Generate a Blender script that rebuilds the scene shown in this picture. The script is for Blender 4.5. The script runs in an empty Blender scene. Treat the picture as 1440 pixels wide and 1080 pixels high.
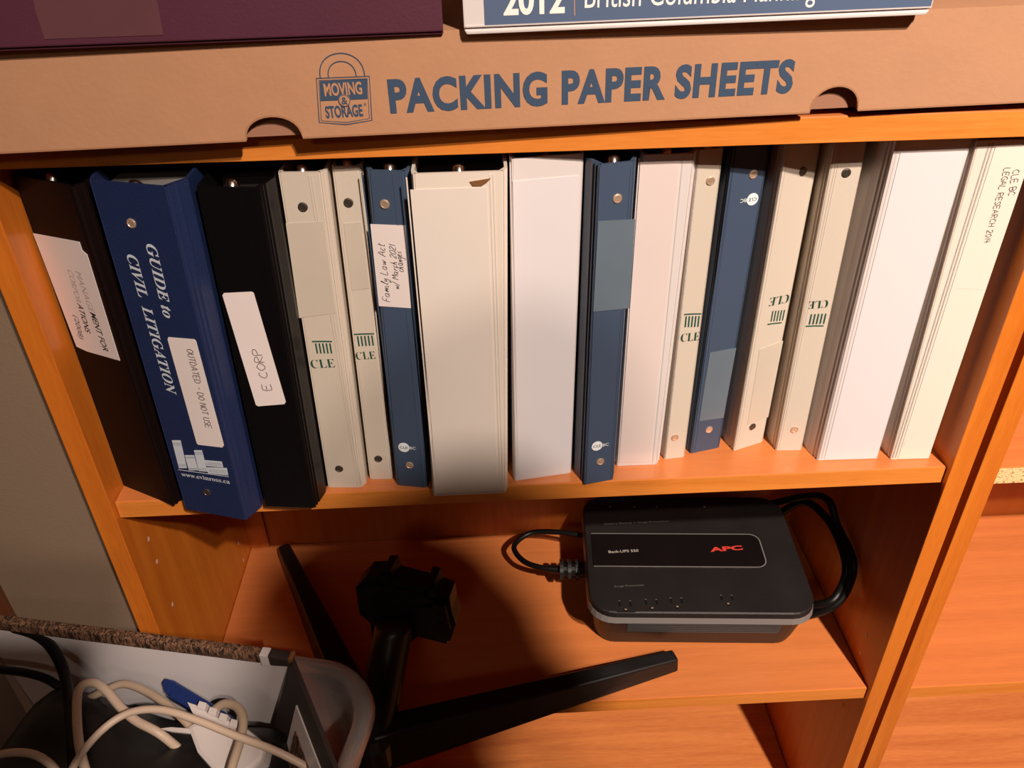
import bpy, bmesh, math, random
from mathutils import Vector, Matrix, Euler
random.seed(7)
C = bpy.context.scene.collection
SC = bpy.context.scene

# ------------------------------------------------------------------ camera
CAM = Vector((0.34171, -0.56042, 0.48916))
ROT = Euler((0.982254, 0.017786, -0.044142), 'XYZ')
FPX = 1148.81
cd = bpy.data.cameras.new('camera')
cam = bpy.data.objects.new('camera', cd)
C.objects.link(cam)
cam.location = CAM
cam.rotation_euler = ROT
cd.sensor_width = 36
cd.lens = FPX / 1440 * 36
cd.clip_start = 0.01
SC.camera = cam

# ------------------------------------------------------------------ world and lights
w = bpy.data.worlds.new('world')
SC.world = w
w.use_nodes = True
w.node_tree.nodes['Background'].inputs[0].default_value = (1.0, 0.78, 0.62, 1)
w.node_tree.nodes['Background'].inputs[1].default_value = 0.022


def area_light(name, loc, aim, size, power, col, spread=180):
    l = bpy.data.lights.new(name, 'AREA')
    l.shape = 'DISK'
    l.size = size
    l.energy = power
    l.color = col
    l.spread = math.radians(spread)
    o = bpy.data.objects.new(name, l)
    C.objects.link(o)
    o.location = loc
    o.rotation_euler = (Vector(aim) - Vector(loc)).to_track_quat('-Z', 'Y').to_euler()
    return o


area_light('ceiling_lamp_near', (1.06, -1.50, 1.69), (1.0, 0.1, -0.15), 0.055, 20, (1.0, 0.85, 0.74), 90)
area_light('ceiling_lamp_far', (1.08, -1.68, 1.69), (1.0, 0.1, -0.15), 0.055, 7.5, (1.0, 0.83, 0.70), 90)
area_light('fill_lamp_across_room', (0.0, -2.6, 1.69), (0.3, 0.1, -0.2), 0.35, 5.0, (1.0, 0.80, 0.64))  # unseen lamp added as weak fill for the shaded shelves and stand
SC.view_settings.view_transform = 'Standard'
SC.view_settings.look = 'None'
SC.view_settings.gamma = 1
SC.view_settings.use_curve_mapping = False
SC.view_settings.exposure = 0.0

# ------------------------------------------------------------------ helpers
RM = ROT.to_matrix()


def ray(u, v):
    return RM @ Vector(((u - 720) / FPX, -(v - 540) / FPX, -1.0))


def PZ(u, v, z):
    d = ray(u, v)
    return CAM + d * ((z - CAM.z) / d.z)


def PY(u, v, y):
    d = ray(u, v)
    return CAM + d * ((y - CAM.y) / d.y)


def PPL(u, v, O, N):
    d = ray(u, v)
    return CAM + d * ((O - CAM).dot(N) / d.dot(N))


MATS = {}


def pmat(name, col, rough=0.5, metal=0.0, coat=0.0, spec=0.5, var=0.0, vscale=30, bump=0.0, bscale=400, trans=0.0, sheen=0.0):
    if name in MATS:
        return MATS[name]
    m = bpy.data.materials.new(name)
    m.use_nodes = True
    nt = m.node_tree
    b = nt.nodes['Principled BSDF']
    b.inputs['Base Color'].default_value = (*col, 1)
    b.inputs['Roughness'].default_value = rough
    b.inputs['Metallic'].default_value = metal
    b.inputs['Coat Weight'].default_value = coat
    b.inputs['Coat Roughness'].default_value = 0.12
    b.inputs['Specular IOR Level'].default_value = spec
    b.inputs['Transmission Weight'].default_value = trans
    if var or bump:
        tc = nt.nodes.new('ShaderNodeTexCoord')
    if var:
        n = nt.nodes.new('ShaderNodeTexNoise')
        n.inputs['Scale'].default_value = vscale
        n.inputs['Detail'].default_value = 5
        nt.links.new(tc.outputs['Object'], n.inputs['Vector'])
        mx = nt.nodes.new('ShaderNodeMix')
        mx.data_type = 'RGBA'
        mx.inputs[6].default_value = (*[c * (1 - var) for c in col], 1)
        mx.inputs[7].default_value = (*[min(1, c * (1 + var)) for c in col], 1)
        nt.links.new(n.outputs['Fac'], mx.inputs[0])
        nt.links.new(mx.outputs[2], b.inputs['Base Color'])
    if bump:
        n2 = nt.nodes.new('ShaderNodeTexNoise')
        n2.inputs['Scale'].default_value = bscale
        n2.inputs['Detail'].default_value = 3
        nt.links.new(tc.outputs['Object'], n2.inputs['Vector'])
        bp = nt.nodes.new('ShaderNodeBump')
        bp.inputs['Strength'].default_value = bump
        bp.inputs['Distance'].default_value = 0.001
        nt.links.new(n2.outputs['Fac'], bp.inputs['Height'])
        nt.links.new(bp.outputs['Normal'], b.inputs['Normal'])
    MATS[name] = m
    return m


def wood_mat(name, dark, light, axis, rough=0.32, contrast=1.0):
    m = bpy.data.materials.new(name)
    m.use_nodes = True
    nt = m.node_tree
    b = nt.nodes['Principled BSDF']
    tc = nt.nodes.new('ShaderNodeTexCoord')
    mp = nt.nodes.new('ShaderNodeMapping')
    s = [55.0, 55.0, 55.0]
    s[axis] = 3.0
    mp.inputs['Scale'].default_value = s
    nt.links.new(tc.outputs['Object'], mp.inputs['Vector'])
    n = nt.nodes.new('ShaderNodeTexNoise')
    n.inputs['Scale'].default_value = 1.0
    n.inputs['Detail'].default_value = 6
    n.inputs['Roughness'].default_value = 0.65
    n.inputs['Distortion'].default_value = 0.6
    nt.links.new(mp.outputs['Vector'], n.inputs['Vector'])
    mp2 = nt.nodes.new('ShaderNodeMapping')
    s2 = [700.0, 700.0, 700.0]
    s2[axis] = 60.0
    mp2.inputs['Scale'].default_value = s2
    nt.links.new(tc.outputs['Object'], mp2.inputs['Vector'])
    f = nt.nodes.new('ShaderNodeTexNoise')
    f.inputs['Scale'].default_value = 1.0
    f.inputs['Detail'].default_value = 2
    nt.links.new(mp2.outputs['Vector'], f.inputs['Vector'])
    ad = nt.nodes.new('ShaderNodeMath')
    ad.operation = 'MULTIPLY_ADD'
    ad.inputs[1].default_value = 0.35
    nt.links.new(f.outputs['Fac'], ad.inputs[0])
    nt.links.new(n.outputs['Fac'], ad.inputs[2])
    cr = nt.nodes.new('ShaderNodeValToRGB')
    cr.color_ramp.elements[0].position = 0.68 - 0.22 / contrast
    cr.color_ramp.elements[0].color = (*dark, 1)
    cr.color_ramp.elements[1].position = 0.68 + 0.14 / contrast
    cr.color_ramp.elements[1].color = (*light, 1)
    nt.links.new(ad.outputs[0], cr.inputs['Fac'])
    nt.links.new(cr.outputs['Color'], b.inputs['Base Color'])
    b.inputs['Roughness'].default_value = rough
    bp = nt.nodes.new('ShaderNodeBump')
    bp.inputs['Strength'].default_value = 0.12
    bp.inputs['Distance'].default_value = 0.0006
    nt.links.new(ad.outputs[0], bp.inputs['Height'])
    nt.links.new(bp.outputs['Normal'], b.inputs['Normal'])
    return m


def chip_mat():
    m = bpy.data.materials.new('raw_chipboard')
    m.use_nodes = True
    nt = m.node_tree
    b = nt.nodes['Principled BSDF']
    tc = nt.nodes.new('ShaderNodeTexCoord')
    v = nt.nodes.new('ShaderNodeTexVoronoi')
    v.inputs['Scale'].default_value = 620
    nt.links.new(tc.outputs['Object'], v.inputs['Vector'])
    cr = nt.nodes.new('ShaderNodeValToRGB')
    cr.color_ramp.elements[0].position = 0.0
    cr.color_ramp.elements[0].color = (0.36, 0.17, 0.06, 1)
    cr.color_ramp.elements[1].position = 0.55
    cr.color_ramp.elements[1].color = (0.86, 0.55, 0.26, 1)
    e = cr.color_ramp.elements.new(0.22)
    e.color = (0.80, 0.48, 0.22, 1)
    sp = nt.nodes.new('ShaderNodeSeparateColor')
    nt.links.new(v.outputs['Color'], sp.inputs[0])
    nt.links.new(sp.outputs[0], cr.inputs['Fac'])
    nt.links.new(cr.outputs['Color'], b.inputs['Base Color'])
    bp = nt.nodes.new('ShaderNodeBump')
    bp.inputs['Strength'].default_value = 0.5
    bp.inputs['Distance'].default_value = 0.001
    nt.links.new(v.outputs['Distance'], bp.inputs['Height'])
    nt.links.new(bp.outputs['Normal'], b.inputs['Normal'])
    b.inputs['Roughness'].default_value = 0.85
    return m


def bark_mat():
    m = bpy.data.materials.new('bark_print')
    m.use_nodes = True
    nt = m.node_tree
    b = nt.nodes['Principled BSDF']
    tc = nt.nodes.new('ShaderNodeTexCoord')
    mp = nt.nodes.new('ShaderNodeMapping')
    mp.inputs['Scale'].default_value = (420, 300, 90)
    nt.links.new(tc.outputs['Object'], mp.inputs['Vector'])
    n = nt.nodes.new('ShaderNodeTexNoise')
    n.inputs['Scale'].default_value = 1.0
    n.inputs['Detail'].default_value = 5
    n.inputs['Distortion'].default_value = 1.5
    nt.links.new(mp.outputs['Vector'], n.inputs['Vector'])
    cr = nt.nodes.new('ShaderNodeValToRGB')
    cr.color_ramp.elements[0].position = 0.42
    cr.color_ramp.elements[0].color = (0.018, 0.009, 0.005, 1)
    cr.color_ramp.elements[1].position = 0.66
    cr.color_ramp.elements[1].color = (0.30, 0.15, 0.085, 1)
    nt.links.new(n.outputs['Fac'], cr.inputs['Fac'])
    nt.links.new(cr.outputs['Color'], b.inputs['Base Color'])
    b.inputs['Roughness'].default_value = 0.6
    return m


# ---- materials
WX = wood_mat('beech_veneer_along', (0.55, 0.165, 0.045), (0.65, 0.205, 0.058), 0)
WZ = wood_mat('beech_veneer_upright', (0.52, 0.125, 0.012), (0.66, 0.185, 0.020), 2)
WD = wood_mat('beech_deck', (0.50, 0.14, 0.04), (0.74, 0.26, 0.075), 0, contrast=0.8)
WE = wood_mat('beech_edge_band', (0.60, 0.18, 0.025), (0.74, 0.25, 0.045), 0)
WB = wood_mat('beech_back_board', (0.42, 0.105, 0.012), (0.52, 0.14, 0.018), 2, rough=0.5)
FLOORW = wood_mat('floor_boards', (0.20, 0.08, 0.03), (0.38, 0.17, 0.07), 0)
CHIP = chip_mat()
BARK = bark_mat()
WALL = pmat('painted_wall', (0.235, 0.160, 0.105), 0.8, var=0.04, vscale=8, bump=0.25, bscale=300)
CEIL = pmat('painted_ceiling', (0.5, 0.44, 0.38), 0.9)
DKTRIM = pmat('dark_wood_trim', (0.13, 0.04, 0.015), 0.5, var=0.2, vscale=20)
HOLE = pmat('peg_hole_light', (0.75, 0.55, 0.45), 0.6)
HOLED = pmat('peg_hole_dark', (0.06, 0.015, 0.008), 0.8)
CARD = pmat('kraft_cardboard', (0.455, 0.230, 0.122), 0.85, var=0.07, vscale=35, bump=0.2, bscale=250)
CARDE = pmat('cardboard_edge', (0.36, 0.17, 0.085), 0.9)
CARDIN = pmat('cardboard_inside', (0.33, 0.155, 0.09), 0.9)
INKB = pmat('blue_print', (0.032, 0.062, 0.115), 0.7)
PURP = pmat('purple_vinyl', (0.085, 0.022, 0.040), 0.42, var=0.05, vscale=12, bump=0.15, bscale=500)
TAPE = pmat('clear_tape', (0.12, 0.047, 0.055), 0.25, var=0.15, vscale=30)
BLACKV = pmat('black_vinyl', (0.0035, 0.003, 0.0035), 0.36, bump=0.1, bscale=600, spec=0.25)
BROWNV = pmat('brown_black_vinyl', (0.006, 0.0022, 0.002), 0.5, bump=0.1, bscale=600, spec=0.2)
NAVYV = pmat('navy_leatherette', (0.013, 0.024, 0.078), 0.34, bump=0.35, bscale=800, var=0.1, vscale=60)
BLUEV = pmat('slate_blue_vinyl', (0.052, 0.078, 0.130), 0.42, bump=0.1, bscale=500)
BLUEP = pmat('clear_pocket_on_blue', (0.125, 0.165, 0.205), 0.22, var=0.12, vscale=25, coat=0.5)
BEIGE = pmat('light_grey_beige_vinyl', (0.60, 0.52, 0.43), 0.40, bump=0.1, bscale=400)
BEIGEP = pmat('clear_pocket_on_beige', (0.575, 0.50, 0.41), 0.22, coat=0.4, var=0.06, vscale=25)
WHITEV = pmat('white_vinyl', (0.68, 0.62, 0.60), 0.35, coat=0.2)
CREAMV = pmat('cream_vinyl', (0.74, 0.65, 0.56), 0.35, coat=0.2)
PAPERW = pmat('white_paper_insert', (0.70, 0.655, 0.665), 0.55, coat=0.35, var=0.02, vscale=10)
PAPERC = pmat('cream_paper_insert', (0.74, 0.66, 0.59), 0.5, coat=0.35, var=0.03, vscale=10)
PAPERY = pmat('yellowed_paper_insert', (0.76, 0.685, 0.585), 0.5, coat=0.35, var=0.02, vscale=10)
PAPERP = pmat('pinkish_paper_insert', (0.72, 0.61, 0.575), 0.4, coat=0.6, var=0.03, vscale=12)
SEAMW = pmat('welded_seam', (0.60, 0.54, 0.52), 0.3)
SEAMG = pmat('stitched_seam_grey', (0.40, 0.35, 0.31), 0.5, var=0.4, vscale=500)
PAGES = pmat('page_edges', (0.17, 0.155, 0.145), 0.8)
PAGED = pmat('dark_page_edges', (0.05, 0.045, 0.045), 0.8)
CHROME = pmat('chrome', (0.62, 0.56, 0.50), 0.22, metal=1.0)
BRASS = pmat('worn_rivet', (0.85, 0.62, 0.45), 0.35, metal=0.7)
DKRIV = pmat('dark_rivet', (0.16, 0.13, 0.11), 0.35, metal=0.8)
STICK = pmat('white_sticker', (0.80, 0.70, 0.67), 0.6, var=0.03, vscale=30)
PENCIL = pmat('pencil_writing', (0.17, 0.13, 0.125), 0.7)
PEN = pmat('ink_writing', (0.06, 0.05, 0.05), 0.6)
FADED = pmat('faded_print', (0.50, 0.42, 0.41), 0.7)
INKK = pmat('black_print', (0.04, 0.035, 0.035), 0.7)
SILVER = pmat('silver_print', (0.60, 0.64, 0.70), 0.5)
SILVERD = pmat('grey_print', (0.16, 0.19, 0.25), 0.5)
GREEN = pmat('dark_green_print', (0.010, 0.075, 0.048), 0.5)
WPRINT = pmat('white_print', (0.82, 0.84, 0.84), 0.5)
WPRINTW = pmat('warm_white_print', (0.90, 0.84, 0.77), 0.5)
BAND = pmat('blue_spine_band', (0.085, 0.125, 0.215), 0.45, coat=0.3)
ORNG = pmat('orange_rule', (0.45, 0.26, 0.17), 0.5)
BPLAS = pmat('black_plastic', (0.016, 0.0135, 0.013), 0.42, var=0.4, vscale=18, bump=0.1, bscale=900, spec=0.35)
BGLOS = pmat('gloss_black_plastic', (0.008, 0.006, 0.006), 0.16, var=0.3, vscale=20)
BEDGE = pmat('highlit_plastic_edge', (0.21, 0.19, 0.18), 0.35)  # grey raised so the power unit rim's highlight sits in the colour
BPLAS2 = pmat('stand_black_plastic', (0.008, 0.007, 0.007), 0.36, spec=0.45)
RUBBER = pmat('black_cable_rubber', (0.005, 0.004, 0.004), 0.42, spec=0.3)
REDP = pmat('red_print', (0.62, 0.05, 0.035), 0.5)
GREYP = pmat('pale_grey_print', (0.45, 0.40, 0.36), 0.5)
DIMP = pmat('dim_grey_print', (0.14, 0.125, 0.12), 0.5)
BGCAB = pmat('beige_cable', (0.60, 0.45, 0.34), 0.45)
BGCAB2 = pmat('tan_cable', (0.42, 0.31, 0.22), 0.5)
WPLAS = pmat('white_plastic', (0.62, 0.55, 0.52), 0.3)
NAVYP = pmat('dark_blue_plastic', (0.010, 0.025, 0.12), 0.3)
DBRN = pmat('dark_brown_board', (0.035, 0.022, 0.018), 0.6)
WLIN = pmat('white_box_lining', (0.72, 0.66, 0.66), 0.35, coat=0.3)
BRT = pmat('copper_corner', (0.35, 0.16, 0.06), 0.4, metal=0.5)


def tote_mat():
    m = bpy.data.materials.new('frosted_plastic')
    m.use_nodes = True
    nt = m.node_tree
    b = nt.nodes['Principled BSDF']
    b.inputs['Base Color'].default_value = (0.93, 0.90, 0.88, 1)
    b.inputs['Roughness'].default_value = 0.22
    b.inputs['Transmission Weight'].default_value = 0.86
    b.inputs['IOR'].default_value = 1.3
    return m


TOTE = tote_mat()


def link(name, me, mat, parent=None):
    if mat is not None:
        me.materials.clear()
        me.materials.append(mat)
    o = bpy.data.objects.new(name, me)
    C.objects.link(o)
    if parent is not None:
        base = Vector(parent['_w'])
        me.transform(Matrix.Translation(-base))
        o.parent = parent
    return o


def mesh(name, vs, fs, mat, parent=None, bevel=0.0, smooth=False, seg=2):
    me = bpy.data.meshes.new(name)
    me.from_pydata([tuple(v) for v in vs], [], fs)
    bm = bmesh.new()
    bm.from_mesh(me)
    bmesh.ops.recalc_face_normals(bm, faces=bm.faces)
    if bevel:
        ed = [e for e in bm.edges if len(e.link_faces) == 2 and e.calc_face_angle(0) > 0.5]
        bmesh.ops.bevel(bm, geom=ed, offset=bevel, segments=seg, affect='EDGES', profile=0.6, clamp_overlap=True)
    bm.to_mesh(me)
    bm.free()
    if smooth:
        for p in me.polygons:
            p.use_smooth = True
    return link(name, me, mat, parent)


def thing(name, label, cat, loc, group=None):
    o = bpy.data.objects.new(name, None)
    o.empty_display_size = 0.02
    C.objects.link(o)
    o.location = loc
    o['_w'] = tuple(loc)
    o['label'] = label
    o['category'] = cat
    if group:
        o['group'] = group
    return o


BOXF = [(0, 1, 2, 3), (4, 7, 6, 5), (0, 4, 5, 1), (1, 5, 6, 2), (2, 6, 7, 3), (3, 7, 4, 0)]


def boxv(x0, x1, y0, y1, z0, z1):
    return [(x0, y0, z0), (x1, y0, z0), (x1, y1, z0), (x0, y1, z0), (x0, y0, z1), (x1, y0, z1), (x1, y1, z1), (x0, y1, z1)]


def box(name, x0, x1, y0, y1, z0, z1, mat, parent=None, bevel=0.0, struct=False):
    o = mesh(name, boxv(x0, x1, y0, y1, z0, z1), BOXF, mat, parent, bevel)
    if struct:
        o['kind'] = 'structure'
    return o


class Frame:
    """A flat surface: origin, right, up and outward normal."""
    def __init__(s, O, X, Y):
        s.O = Vector(O)
        s.X = Vector(X).normalized()
        s.N = s.X.cross(Vector(Y)).normalized()
        s.Y = s.N.cross(s.X).normalized()

    def w(s, a, b, n=0.0):
        return s.O + s.X * a + s.Y * b + s.N * n

    def px(s, u, v, n=0.0):
        return PPL(u, v, s.O, s.N) + s.N * n

    def loc(s, u, v):
        q = PPL(u, v, s.O, s.N) - s.O
        return q.dot(s.X), q.dot(s.Y)


def prism(name, fr, pts, n0, n1, mat, parent, bevel=0.0, smooth=False):
    """polygon (local coordinates of a frame) given thickness from n0 to n1 along the normal"""
    k = len(pts)
    vs = [fr.w(a, b, n0) for a, b in pts] + [fr.w(a, b, n1) for a, b in pts]
    fs = [tuple(range(k)), tuple(range(2 * k - 1, k - 1, -1))]
    fs += [(i, (i + 1) % k, k + (i + 1) % k, k + i) for i in range(k)]
    return mesh(name, vs, fs, mat, parent, bevel, smooth)


def pxprism(name, fr, pix, n0, n1, mat, parent, bevel=0.0):
    return prism(name, fr, [fr.loc(u, v) for u, v in pix], n0, n1, mat, parent, bevel)


def disc_pts(cx, cy, r, n=20, ry=None):
    ry = ry or r
    return [(cx + r * math.cos(2 * math.pi * i / n), cy + ry * math.sin(2 * math.pi * i / n)) for i in range(n)]


def smooth_path(pts, sub=8):
    P = [Vector(p) for p in pts]
    if len(P) < 3:
        return P
    P = [P[0] * 2 - P[1]] + P + [P[-1] * 2 - P[-2]]
    out = []
    for i in range(1, len(P) - 2):
        a, b, c, d = P[i - 1], P[i], P[i + 1], P[i + 2]
        for j in range(sub):
            t = j / sub
            out.append(0.5 * ((2 * b) + (c - a) * t + (2 * a - 5 * b + 4 * c - d) * t * t + (3 * b - a - 3 * c + d) * t ** 3))
    out.append(P[-2])
    return out


def tube_data(pts, r, n=10, vs=None, fs=None):
    vs = [] if vs is None else vs
    fs = [] if fs is None else fs
    base = len(vs)
    up = Vector((0.13, 0.2, 1)).normalized()
    prev = None
    m = len(pts)
    for i, p in enumerate(pts):
        t = (pts[min(i + 1, m - 1)] - pts[max(i - 1, 0)]).normalized()
        if prev is None:
            a = t.cross(up)
            if a.length < 0.1:
                a = t.cross(Vector((1, 0, 0)))
        else:
            a = prev - t * prev.dot(t)
        a.normalize()
        prev = a
        b = t.cross(a)
        rr = r[i] if isinstance(r, list) else r
        for k in range(n):
            an = 2 * math.pi * k / n
            vs.append(p + a * (rr * math.cos(an)) + b * (rr * math.sin(an)))
    for i in range(m - 1):
        for k in range(n):
            fs.append((base + i * n + k, base + i * n + (k + 1) % n, base + (i + 1) * n + (k + 1) % n, base + (i + 1) * n + k))
    fs.append(tuple(base + k for k in range(n)))
    fs.append(tuple(base + (m - 1) * n + k for k in range(n - 1, -1, -1)))
    return vs, fs


def tube(name, pts, r, mat, parent=None, n=10, sub=8):
    q = smooth_path(pts, sub)
    if isinstance(r, list):
        # one radius per control point, interpolated
        k = len(pts) - 1
        rr = []
        for i in range(len(q)):
            f = i / (len(q) - 1) * k
            j = min(int(f), k - 1)
            rr.append(r[j] + (r[j + 1] - r[j]) * (f - j))
        r = rr
    vs, fs = tube_data(q, r, n)
    return mesh(name, vs, fs, mat, parent, smooth=True)


# ---- writing
SERIF_B = {}
for i in range(26):
    SERIF_B[chr(65 + i)] = chr(0x1D468 + i)      # bold italic serif capitals
    SERIF_B[chr(97 + i)] = chr(0x1D482 + i)
SERIF = {chr(65 + i): chr(0x1D400 + i) for i in range(26)}
SERIF.update({chr(97 + i): chr(0x1D41A + i) for i in range(26)})


def glyphs(s, bold=0.0, spacing=1.0):
    cu = bpy.data.curves.new('writing', 'FONT')
    cu.body = s
    cu.size = 1.0
    cu.offset = bold
    cu.space_character = spacing
    cu.resolution_u = 4
    o = bpy.data.objects.new('writing', cu)
    C.objects.link(o)
    dg = bpy.context.evaluated_depsgraph_get()
    dg.update()
    me = bpy.data.meshes.new_from_object(o.evaluated_get(dg))
    vs = [(v.co.x, v.co.y) for v in me.vertices]
    fs = [tuple(p.vertices) for p in me.polygons]
    bpy.data.objects.remove(o)
    bpy.data.curves.remove(cu)
    bpy.data.meshes.remove(me)
    return vs, fs


def capheight(s, bold):
    vs, _ = glyphs(s, bold)
    return max(v[1] for v in vs) if vs else 0.7


def write(name, fr, s, p0, p1, h, mat, parent, bold=0.0, n=0.0004, px=True, slant=0.0, spacing=1.0, ref='H', arch=0):
    """text from baseline start p0 to baseline end p1 (pixels of the photograph or local metres), capitals h metres tall"""
    vs, fs = glyphs(s, bold, spacing)
    if not vs:
        return None
    a = Vector(fr.loc(*p0)) if px else Vector(p0)
    b = Vector(fr.loc(*p1)) if px else Vector(p1)
    d = b - a
    L = d.length
    d.normalize()
    u = Vector((-d.y, d.x))
    x0 = min(v[0] for v in vs)
    x1 = max(v[0] for v in vs)
    ch = capheight(ref, bold)
    sx, sy = L / (x1 - x0), h / ch
    out = []
    for x, y in vs:
        q = a + d * ((x - x0) * sx + y * sy * slant) + u * (y * sy)
        out.append(fr.w(q.x, q.y, n))
    me = bpy.data.meshes.new(name)
    me.from_pydata([tuple(v) for v in out], [], fs)
    return link(name, me, mat, parent)


STROKES = {
 'A': [[(0, 0), (.3, 1), (.6, 0)], [(.12, .38), (.5, .38)]], 'B': [[(0, 0), (0, 1), (.4, .95), (.42, .6), (0, .52), (.5, .4), (.45, .05), (0, 0)]],
 'C': [[(.52, .85), (.3, 1), (.05, .7), (.03, .3), (.25, 0), (.55, .12)]], 'D': [[(0, 0), (.03, 1), (.35, .9), (.55, .5), (.35, .08), (0, 0)]],
 'E': [[(.5, 1), (0, 1), (0, 0), (.5, 0)], [(0, .52), (.4, .52)]], 'F': [[(.5, 1), (0, 1), (0, 0)], [(0, .52), (.4, .52)]],
 'G': [[(.5, .88), (.25, 1), (.02, .6), (.08, .15), (.35, 0), (.52, .2), (.5, .45), (.3, .45)]], 'H': [[(0, 0), (0, 1)], [(.5, 0), (.5, 1)], [(0, .5), (.5, .5)]],
 'I': [[(.1, 0), (.1, 1)]], 'L': [[(0, 1), (0, 0), (.48, 0)]], 'M': [[(0, 0), (.05, 1), (.3, .4), (.58, 1), (.62, 0)]], 'N': [[(0, 0), (0, 1), (.5, 0), (.5, 1)]],
 'O': [[(.28, 1), (.02, .7), (.02, .3), (.28, 0), (.54, .3), (.54, .7), (.28, 1)]], 'P': [[(0, 0), (0, 1), (.42, .95), (.45, .6), (0, .48)]],
 'R': [[(0, 0), (0, 1), (.42, .95), (.45, .62), (0, .5), (.5, 0)]], 'S': [[(.48, .88), (.2, 1), (.02, .75), (.45, .35), (.3, .02), (0, .12)]],
 'T': [[(0, 1), (.56, 1)], [(.28, 1), (.28, 0)]], 'U': [[(0, 1), (.02, .2), (.25, 0), (.5, .2), (.5, 1)]],
 '-': [[(.1, .45), (.45, .5)]], '2': [[(0, .8), (.25, 1), (.48, .75), (0, 0), (.5, 0)]], '0': [[(.25, 1), (0, .6), (.08, .1), (.3, 0), (.5, .45), (.4, .9), (.25, 1)]],
 '1': [[(.1, 1), (.1, 0)]], '4': [[(.35, 0), (.35, 1)], [(.05, 1), (.02, .5), (.5, .45)]], '/': [[(0, -.1), (.35, 1.05)]],
 'a': [[(.4, .5), (.15, .58), (0, .3), (.15, 0), (.38, .15), (.42, .55), (.42, .05), (.55, 0)]], 'm': [[(0, 0), (.05, .55), (.08, .1), (.25, .55), (.3, .1), (.48, .55), (.52, 0)]],
 'i': [[(.05, .5), (.08, 0), (.2, .05)]], 'l': [[(0, .1), (.2, 1), (.08, .9), (.05, .05), (.2, .02)]], 'y': [[(0, .55), (.1, .1), (.35, .5), (.3, -.3), (.05, -.45), (.1, -.1)]],
 'w': [[(0, .5), (.1, 0), (.25, .45), (.35, 0), (.52, .55)]], 'c': [[(.35, .45), (.15, .55), (0, .25), (.15, 0), (.38, .1)]], 't': [[(.12, .95), (.1, .05), (.28, .02)], [(-.02, .6), (.32, .66)]],
 'h': [[(0, 0), (.1, 1), (.03, .3), (.22, .5), (.3, .05), (.42, .03)]], 'n': [[(0, 0), (.04, .5), (.08, .2), (.25, .5), (.3, 0)]],
 'g': [[(.35, .5), (.1, .5), (.02, .2), (.3, .15), (.35, .5), (.3, -.4), (.05, -.4)]], 'e': [[(.02, .25), (.3, .35), (.2, .55), (.02, .3), (.12, 0), (.38, .1)]],
 's': [[(.3, .5), (.08, .42), (.28, .15), (.02, .02)]], 'r': [[(.02, 0), (.05, .5), (.1, .35), (.32, .5)]],
}


def handwrite(name, fr, s, p0, p1, h, mat, parent, t=0.0006, n=0.0008, px=True, slant=0.0, jit=0.03):
    rnd = random.Random(len(s) * 7 + 3)
    lines, x = [], 0.0
    for ch in s:
        if ch == ' ':
            x += 0.42
            continue
        wmax = 0
        for st in STROKES.get(ch, []):
            lines.append([(x + a + rnd.uniform(-jit, jit) + b * slant, b + rnd.uniform(-jit, jit)) for a, b in st])
            wmax = max(wmax, max(a for a, b in st))
        x += wmax + 0.17
    tot = x - 0.17
    a = Vector(fr.loc(*p0)) if px else Vector(p0)
    b = Vector(fr.loc(*p1)) if px else Vector(p1)
    d = b - a
    L = d.length
    d.normalize()
    u = Vector((-d.y, d.x))
    vs, fs = [], []
    for ln in lines:
        pts = smooth_path([Vector((p[0] * L / tot, p[1] * h, 0)) for p in ln], 3)
        base = len(vs)
        for i, p in enumerate(pts):
            tg = (pts[min(i + 1, len(pts) - 1)] - pts[max(i - 1, 0)]).normalized()
            nn = Vector((-tg.y, tg.x, 0)) * (t * 0.5)
            for q in (p + nn, p - nn):
                g = a + d * q.x + u * q.y
                vs.append(fr.w(g.x, g.y, n))
        for i in range(len(pts) - 1):
            fs.append((base + 2 * i, base + 2 * i + 1, base + 2 * i + 3, base + 2 * i + 2))
    me = bpy.data.meshes.new(name)
    me.from_pydata([tuple(v) for v in vs], [], fs)
    return link(name, me, mat, parent)


def linestrip(name, fr, pts, t, mat, parent, n=0.0004, closed=False):
    """a printed line of width t along local points"""
    P = [Vector((a, b)) for a, b in pts]
    k = len(P)
    vs, fs = [], []
    for i in range(k):
        p, q = (P[i - 1] if (i or closed) else P[i]), (P[(i + 1) % k] if (i < k - 1 or closed) else P[i])
        tg = (q - p).normalized()
        nn = Vector((-tg.y, tg.x)) * t / 2
        for g in (P[i] + nn, P[i] - nn):
            vs.append(fr.w(g.x, g.y, n))
    m = k if closed else k - 1
    for i in range(m):
        j = (i + 1) % k
        fs.append((2 * i, 2 * i + 1, 2 * j + 1, 2 * j))
    me = bpy.data.meshes.new(name)
    me.from_pydata([tuple(v) for v in vs], [], fs)
    return link(name, me, mat, parent)


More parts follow.
